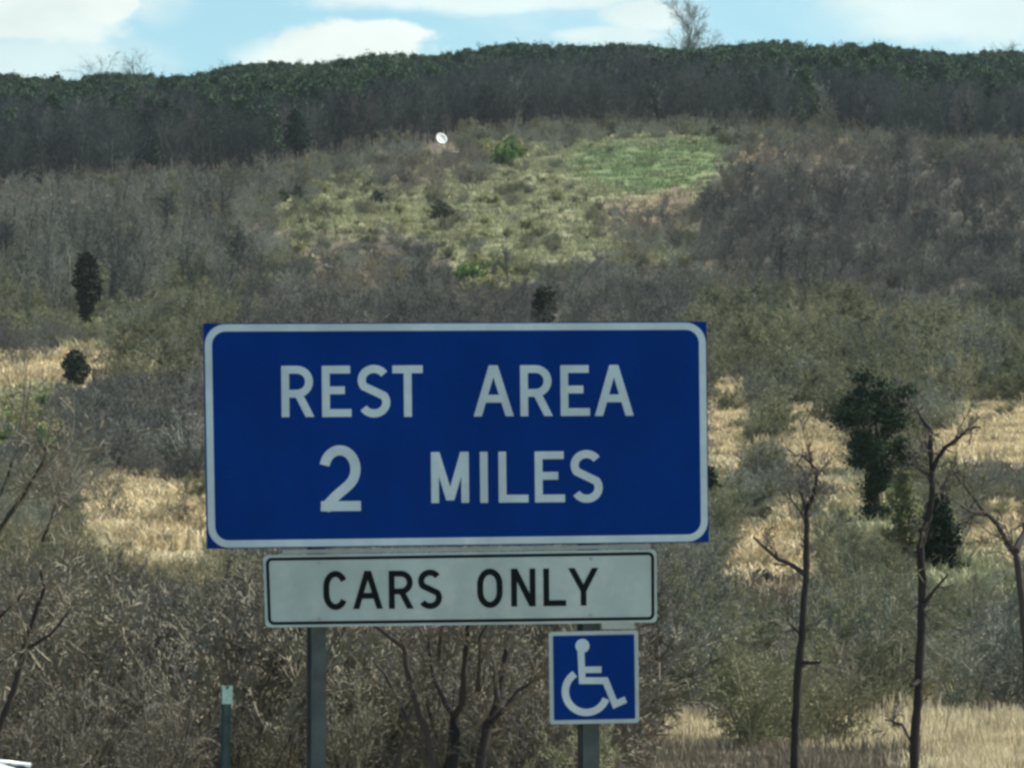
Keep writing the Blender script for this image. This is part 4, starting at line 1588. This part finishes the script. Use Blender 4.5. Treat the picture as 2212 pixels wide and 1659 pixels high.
# CARS ONLY plate
co = Plate((594.5, 1254.5), (1483.5, 1241), (1484.5, 1406), (600.5, 1417.5), 0.010)
plate = co.slab('white_plate', M['white'], 0.022, 0.006, sign)
tag(plate, 'long white plate reading CARS ONLY in black')
co.ring('border', M['black'], 0.012, 0.015, 0.03, 0.0012, plate)
z6c = lambda x: 560 + x / 2.304
z6y = lambda y: 1200 + y / 2.304
for ch, xl, xr, yt, yb in [('C', 392, 520, 207, 411), ('A', 548, 700, 207, 405), ('R', 733, 862, 206, 404), ('S', 886, 1010, 200, 406), ('O', 1193, 1326, 195, 400), ('N', 1370, 1497, 195, 392), ('L', 1538, 1656, 194, 390), ('Y', 1671, 1822, 192, 388)]:
    letter(ch, z6c(xl), z6c(xr), z6y(yt), z6y(yb), M['black'], 0.010, plate, tilt=0.012, th=0.155)
# wheelchair plate
z5 = lambda x, y: (1200 + x / 5.53, 1380 + y / 5.53)
wp = Plate(z5(222, 262), z5(1338, 240), z5(1353, 1396), z5(238, 1416), 0.010)
acc = wp.slab('wheelchair_plate', M['white'], 0.014, 0.005, sign)
tag(acc, 'small square blue plate with white wheelchair symbol')
wp.field('blue_field', M['blue'], 0.0195, 0.006, 0.0012, acc)


def z5p(pts):
    return [z5(x, y) for x, y in pts]


V, q = [], []
strokes = [([(622, 470), (632, 700), (640, 870), (930, 870), (1050, 1165), (1185, 1105)], 84), ([(640, 735), (880, 732)], 80),
           ([(690 + 262 * math.cos(math.radians(a)), 1005 - 262 * math.sin(math.radians(a))) for a in np.linspace(123, 340, 30)], 90)]
for si, (st, th) in enumerate(strokes):
    i = len(V)
    rb = ribbon([(x, -y) for x, y in st], th)
    for l_, r_ in rb:
        for p in (l_, r_):
            x, z = sl(*z5(p.x, -p.y), 0.0132)
            V.append((x, -(0.0132 + 0.0003 * si), z))
    q += [(i + 2 * k, i + 2 * k + 1, i + 2 * k + 3, i + 2 * k + 2) for k in range(len(rb) - 1)]
i = len(V)
tr_ = []
hx = [(642 + 88 * math.cos(a), 436 + 88 * math.sin(a)) for a in np.linspace(0, 2 * math.pi, 25)[:-1]]
V.append((*sl(*z5(642, 436), 0.0142)[:1], -0.0142, sl(*z5(642, 436), 0.0142)[1]))
for p in hx:
    x, z = sl(*z5(*p), 0.0142)
    V.append((x, -0.0142, z))
for k in range(24):
    tr_.append((i, i + 1 + k, i + 1 + (k + 1) % 24))
link('wheelchair_symbol', make_mesh('wheelchair_symbol', V, q, tr_, [M['letter']]), acc)


# posts: steel I-sections behind the panels
def post(tx0, tx1, label):
    x0, _ = sl(tx0, 1560, -0.02)
    x1, _ = sl(tx1, 1560, -0.02)
    top = sl(1000, 745)[1]
    zb = -0.4
    xm = (x0 + x1) / 2
    mb = MB()
    mb.box(x0, x1, 0.022, 0.031, zb, top)
    mb.box(xm - .004, xm + .004, 0.031, 0.155, zb, top - .001)
    mb.box(x0 + .001, x1 - .001, 0.155, 0.164, zb, top - .002)
    o = link('post', mb.mesh('post', M['steel']), sign)
    tag(o, label)
    return xm, x0, x1


pl = post(704.5, 737.5, 'post under the left end of the CARS ONLY plate')
pr = post(1319, 1354.8, 'post behind the wheelchair plate')
# bolts and the bracket under the white plate
for tx, ty in ((722, 1272), (722, 1398), (1336, 1262), (1336, 1390)):
    x, z = sl(tx, ty, 0.014)
    mb = MB()
    mb.tube([(x, -0.0165, z), (x, -0.011, z)], [0.007, 0.008], 8)
    link('bolt', mb.mesh('bolt', M['alu']), plate if ty > 1240 else panel)
mb = MB()
xa, za = sl(1359, 1408, 0)
xb, zb_ = sl(1433, 1421, 0)
mb.box(xa, xb, -0.006, 0.02, zb_, za + 0.012)
link('bracket', mb.mesh('bracket', M['alu']), sign)
for ty in (1247,):
    mb = MB()
    x0, z0 = sl(640, ty, -0.01)
    x1, z1_ = sl(1470, ty - 13, -0.01)
    mb.slab([(x0, z0 - .010), (x1, z1_ - .010), (x1, z1_ + .010), (x0, z0 + .010)], 0.012, 0.020)
    link('backing_strip', mb.mesh('backing_strip', M['alu']), sign)

# ------------------------------------------------------------------ short marker post
M['teal_post'] = plain('green_painted_steel', (0.035, 0.070, 0.068), 0.6, 0.2, 0.3, 14)
M['reflector'] = plain('pale_reflector', (0.42, 0.60, 0.53), 0.35, 0.0, 0.12, 40)
c = at_t(497, 1640, 27.0)
gz = float(tz(c.x, c.y))
mk = bpy.data.objects.new('marker_post', None)
COL.objects.link(mk)
mk.location = (c.x, c.y, gz)
mk.rotation_euler = (0, math.radians(0.9), math.radians(10))
tag(mk, 'short dark green roadside marker post with pale notched reflector top', 'marker post')
ztop = at_t(497, 1558, 27).z - gz
hw = 0.0185
mb = MB()
mb.box(-0.011, 0.011, 0, 0.004, -.4, ztop)
mb.slab([(-0.0135, -.4), (-0.0112, -.4), (-0.0112, ztop), (-0.0135, ztop)], -0.002, 0.022)
mb.slab([(0.0112, -.4), (0.0135, -.4), (0.0135, ztop), (0.0112, ztop)], -0.002, 0.022)
mb.box(-hw - .003, -0.0137, 0.018, 0.022, -.4, ztop)
mb.box(0.0137, hw + .003, 0.018, 0.022, -.4, ztop)
link('post', mb.mesh('post', M['teal_post']), mk)
rz0, rz1 = at_t(497, 1590, 27).z - gz, at_t(497, 1548, 27).z - gz
mb = MB()
nt = 0.016
mb.slab([(-0.022, rz0), (0.022, rz0), (0.022, rz1), (0.010, rz1), (0.002, rz1 - nt), (-0.008, rz1 - nt), (-0.014, rz1), (-0.024, rz1)], -0.012, -0.008)
link('reflector', mb.mesh('reflector', M['reflector']), mk)
mb = MB()
for dz in (0.03, 0.065):
    mb.tube([(0, -0.014, rz0 + dz - .01), (0, 0.0, rz0 + dz - .01)], [0.004, 0.004], 6)
link('bolts', mb.mesh('bolts', M['alu']), mk)

# ------------------------------------------------------------------ white dish on the hill
M['dish'] = plain('white_dish_paint', (0.78, 0.80, 0.79), 0.5, 0, 0.06, 2)
DD = on_slope(998 * T2P, 331 * T2P)
c = at_t(998, 313, DD)
gz = min(float(tz(c.x, c.y)), c.z - 1.4)
dish = bpy.data.objects.new('satellite_dish', None)
COL.objects.link(dish)
dish.location = (c.x, c.y, gz)
tag(dish, 'small white oval dish standing at the lower edge of the dark wood', 'dish')
N_ = Vector((0.45, -0.80, 0.42)).normalized()
ua = N_.cross(Vector((0, 0, 1))).normalized()
ub = N_.cross(ua)
cen = Vector((0, 0, c.z - gz))
V, q, rings_, nn = [], [], 6, 24
for side in (0, 1):
    for i in range(rings_ + 1):
        r_ = 0.98 * max(i, 0.02) / rings_
        for j in range(nn):
            a = 2 * math.pi * j / nn
            V.append(tuple(cen + ua * r_ * math.cos(a) * 1.0 + ub * r_ * math.sin(a) + N_ * (0.24 * (r_ / 0.98) ** 2 - 0.24 - (0.05 if side else 0))))
    o_ = side * (rings_ + 1) * nn
    for i in range(rings_):
        for j in range(nn):
            f_ = (o_ + i * nn + j, o_ + i * nn + (j + 1) % nn, o_ + (i + 1) * nn + (j + 1) % nn, o_ + (i + 1) * nn + j)
            q.append(f_ if side == 0 else f_[::-1])
o2 = (rings_ + 1) * nn
for j in range(nn):
    q.append((rings_ * nn + j, rings_ * nn + (j + 1) % nn, o2 + rings_ * nn + (j + 1) % nn, o2 + rings_ * nn + j))
link('reflector', make_mesh('reflector', V, q, None, [M['dish']], True), dish)
mb = MB()
mb.tube([(0, 0, -.3), tuple(cen - N_ * .3)], [.09, .08], 8)
link('mast', mb.mesh('mast', M['steel']), dish)
mb = MB()
mb.tube([tuple(cen - ub * 1.2 * -1 + N_ * 0), tuple(cen + N_ * 0.9)], [.02, .02], 5)
mb.tube([tuple(cen + N_ * 0.82), tuple(cen + N_ * 1.0)], [.07, .07], 8)
link('feed_arm', mb.mesh('feed_arm', M['alu']), dish)

# ------------------------------------------------------------------ pale boulders on the slope
M['rock'] = plain('pale_limestone', (0.50, 0.49, 0.43), 0.9, 0, 0.25, 1.2)


def boulder(tx, ty, w_t, h_t, depth, seed, label):
    R = random.Random(seed)
    depth = on_slope(tx * T2P, (ty + h_t * 0.35) * T2P)
    c = at_t(tx, ty, depth)
    x, y = c.x, c.y
    z = c.z
    sx, sz = w_t / 2 * K * T2P * depth, h_t / 2 * K * T2P * depth
    V, q, T = [], [], []
    nu, nv = 10, 6
    for i in range(nv + 1):
        th = math.pi * i / nv
        for j in range(nu):
            a = 2 * math.pi * j / nu
            k = R.uniform(0.78, 1.12)
            V.append((math.cos(a) * math.sin(th) * sx * k, math.sin(a) * math.sin(th) * sx * .8 * k, math.cos(th) * sz * k))
    for i in range(nv):
        for j in range(nu):
            q.append((i * nu + j, (i + 1) * nu + j, (i + 1) * nu + (j + 1) % nu, i * nu + (j + 1) % nu))
    o = link('boulder', make_mesh('boulder', V, q, None, [M['rock']]), None, (x, y, z), label, 'boulder', 'pale boulders on the hillside')


for i, (tx, ty, a, b_, dep, lb) in enumerate([
    (426, 648, 24, 15, 600, 'pale rock right of the upright cedar, left half of a pair'), (454, 655, 30, 13, 600, 'flatter pale rock, right half of the pair by the upright cedar'),
    (2203, 597, 15, 14, 700, 'small bluish white rock in the dark brush far right'), (1043, 314, 10, 16, 985, 'small pale stone just right of the white dish'),
    (884, 373, 26, 12, 900, 'low pale rock below the dark wood, left of the dish'), (1040, 347, 70, 9, 940, 'long low pale ledge under the white dish'),
    (740, 605, 30, 16, 640, 'left of two pale rocks in the brown brush above the sign'), (800, 610, 26, 24, 640, 'right of two pale rocks in the brown brush above the sign'),
    (1525, 298, 12, 10, 985, 'tiny pale stone on the top edge of the green field'), (2290, 612, 18, 6, 690, 'thin pale slab beside the small bluish rock'),
    (1745, 1290, 34, 18, 215, 'pale stone beside the forked snag trunk'), (650, 1712, 26, 12, 70, 'pale stone by the foot of the left post'),
    (948, 433, 16, 8, 800, 'tiny white stone in the upper meadow'), (1197, 422, 14, 18, 800, 'pale upright stone in the meadow centre'), (1945, 1258, 28, 22, 225, 'pale stone below the large evergreen')]):
    boulder(tx, ty, a, b_, dep, 800 + i, lb)

# ------------------------------------------------------------------ the white car at the lower left corner
M['car_paint'] = plain('white_car_paint', (0.78, 0.80, 0.80), 0.25, 0, 0.02, 3)
M['glass'] = plain('dark_glass', (0.012, 0.016, 0.02), 0.08, 0, 0.05, 3)
M['tyre'] = plain('tyre_rubber', (0.02, 0.02, 0.02), 0.85)
M['trim'] = plain('black_trim', (0.012, 0.014, 0.016), 0.5)
M['rail'] = plain('silver_rail', (0.66, 0.70, 0.71), 0.35, 0.3, 0.05, 8)
M['tail'] = plain('red_lamp', (0.35, 0.01, 0.01), 0.25)
CAR_D = 20.0
edge = at_t(-2, 1736, CAR_D)
yaw = math.radians(16)
car = bpy.data.objects.new('white_car', None)
COL.objects.link(car)
car.rotation_euler = (0, 0, yaw)
tag(car, 'white car with roof rack, only its roof corner showing', 'car')
# stations along the car (y from the tail): half width at sill, belt, roof; heights of sill, belt, roof
ROOF = at_t(40, 1722, CAR_D).z - 0.001
ST = [(0.0, .72, .74, .55, .45, .98, 1.02), (0.12, .86, .84, .62, .32, 1.0, ROOF - .12), (0.6, .90, .88, .64, .24, 1.0, ROOF), (1.8, .91, .89, .65, .22, .98, ROOF + .015), (2.6, .91, .88, .62, .22, .97, ROOF - .03),
      (3.4, .90, .86, .60, .22, .96, 1.00), (4.2, .86, .80, .56, .26, .86, .88), (4.55, .66, .62, .45, .38, .70, .72)]
V, q = [], []
for (y, ws, wb, wr, zs, zb_, zr) in ST:
    ring_ = [(-ws * .9, zs), (-ws, zs + .18), (-ws, (zs + zb_) / 2), (-wb, zb_), (-wr, zr - .03), (-wr + .12, zr), (0, zr + .02)]
    ring_ += [(-x, z) for x, z in ring_[-2::-1]]
    V += [(x, y, z) for x, z in ring_]
nr_ = 13
for i in range(len(ST) - 1):
    for j in range(nr_):
        j2 = (j + 1) % nr_
        q.append((i * nr_ + j, i * nr_ + j2, (i + 1) * nr_ + j2, (i + 1) * nr_ + j))
T = [(0, j + 1, j) for j in range(1, nr_ - 1)] + [((len(ST) - 1) * nr_, (len(ST) - 1) * nr_ + j, (len(ST) - 1) * nr_ + j + 1) for j in range(1, nr_ - 1)]
link('body', make_mesh('body', V, q, T, [M['car_paint']], True), car)


def lerp(a, b, f):
    return [x + (y - x) * f for x, y in zip(a, b)]


for sx in (-1, 1):
    for (i0, f0, f1, nm) in ((1, 0.25, 0.95, 'rear_window'), (2, 0.05, 0.95, 'side_window'), (3, 0.05, 0.8, 'side_window')):
        mb = MB()
        P4 = []
        for f in (f0, f1):
            s_ = lerp(ST[i0], ST[i0 + 1], f)
            P4.append(((s_[2] - .0) * sx, s_[0], s_[5] + .02, s_[3] * sx, s_[6] - .09))
        a_, b2 = P4
        lo = lambda p: (p[0] * 1.0 - sx * .004 + sx * .012, p[1], p[2])
        hi_ = lambda p: (p[3] + sx * .035 + sx * .012, p[1], p[4])
        mb.quad(lo(a_), lo(b2), hi_(b2), hi_(a_))
        mb.quad(*[(x - sx * .008, y, z) for x, y, z in (hi_(a_), hi_(b2), lo(b2), lo(a_))])
        link(nm, mb.mesh(nm, M['glass']), car)
    mb = MB()
    xr = 0.60 * sx
    mb.tube([(xr, .45, ROOF - .04), (xr, .55, ROOF - .022), (xr, 2.3, ROOF - .01), (xr, 2.45, ROOF - .04)], [.012, .014, .014, .012], 8)
    link('roof_rail', mb.mesh('roof_rail', M['trim'], True), car)
    for yw in (0.85, 3.55):
        mb = MB()
        mb.tube([(sx * .70, yw, .33), (sx * .72, yw, .33), (sx * .90, yw, .33), (sx * .92, yw, .33)], [.28, .33, .33, .29], 20)
        wh = link('wheel', mb.mesh('wheel', M['tyre'], True), car)
        mb = MB()
        mb.tube([(sx * .915, yw, .33), (sx * .925, yw, .33)], [.21, .19], 16)
        link('rim', mb.mesh('rim', M['alu']), wh)
    mb = MB()
    mb.box(min(sx * .60, sx * .83), max(sx * .60, sx * .83), -.02, .06, .78, .95)
    link('tail_light', mb.mesh('tail_light', M['tail']), car)
    mb = MB()
    mb.box(min(sx * .90, sx * 1.05), max(sx * .90, sx * 1.05), 3.0, 3.12, .98, 1.10)
    link('mirror', mb.mesh('mirror', M['car_paint']), car)
mb = MB()
mb.quad((-.5, -.012 + .10, 1.04), (.5, -.012 + .10, 1.04), (.46, .40, ROOF - .07), (-.46, .40, ROOF - .07))
link('rear_glass', mb.mesh('rear_glass', M['glass']), car)
for y in (0.75, 2.0):
    mb = MB()
    mb.tube([(-.665, y, ROOF - .008), (-.55, y, ROOF + .004), (-.40, y, ROOF + .05), (.40, y, ROOF + .05), (.55, y, ROOF + .004), (.665, y, ROOF - .008)], [.008, .009, .012, .012, .009, .008], 8)
    link('crossbar', mb.mesh('crossbar', M['rail'], True), car)
# put the roof's right edge where the corner shows
e_loc = Matrix.Rotation(yaw, 3, 'Z') @ Vector((0.62, 0.75, 0))
car.location = (at_t(66, 1723, CAR_D).x - e_loc.x - 0.04, CAR_D - e_loc.y, 0.0)

# ------------------------------------------------------------------ labels: tell alike neighbours apart by their order from left to right
byl = {}
for o in COL.objects:
    if o.parent is None and o.get('group') and o.get('label'):
        byl.setdefault(o['label'], []).append(o)
NUM = {2: 'two', 3: 'three', 4: 'four', 5: 'five', 6: 'six'}
ORD = ['leftmost', 'second from left', 'third from left', 'fourth from left', 'fifth from left', 'sixth from left']
for lb, os_ in byl.items():
    n = len(os_)
    if 2 <= n <= 6:
        os_.sort(key=lambda o: float(project(o.location.x, o.location.y, o.location.z)[0]))
        for k, o in enumerate(os_):
            od = 'rightmost' if k == n - 1 else ORD[k]
            tail = f', {od} of {NUM[n]}'
            if len((lb + tail).replace('-', ' ').split()) <= 16:
                o['label'] = lb + tail
            elif len((lb + ', ' + od).split()) <= 16:
                o['label'] = lb + ', ' + od
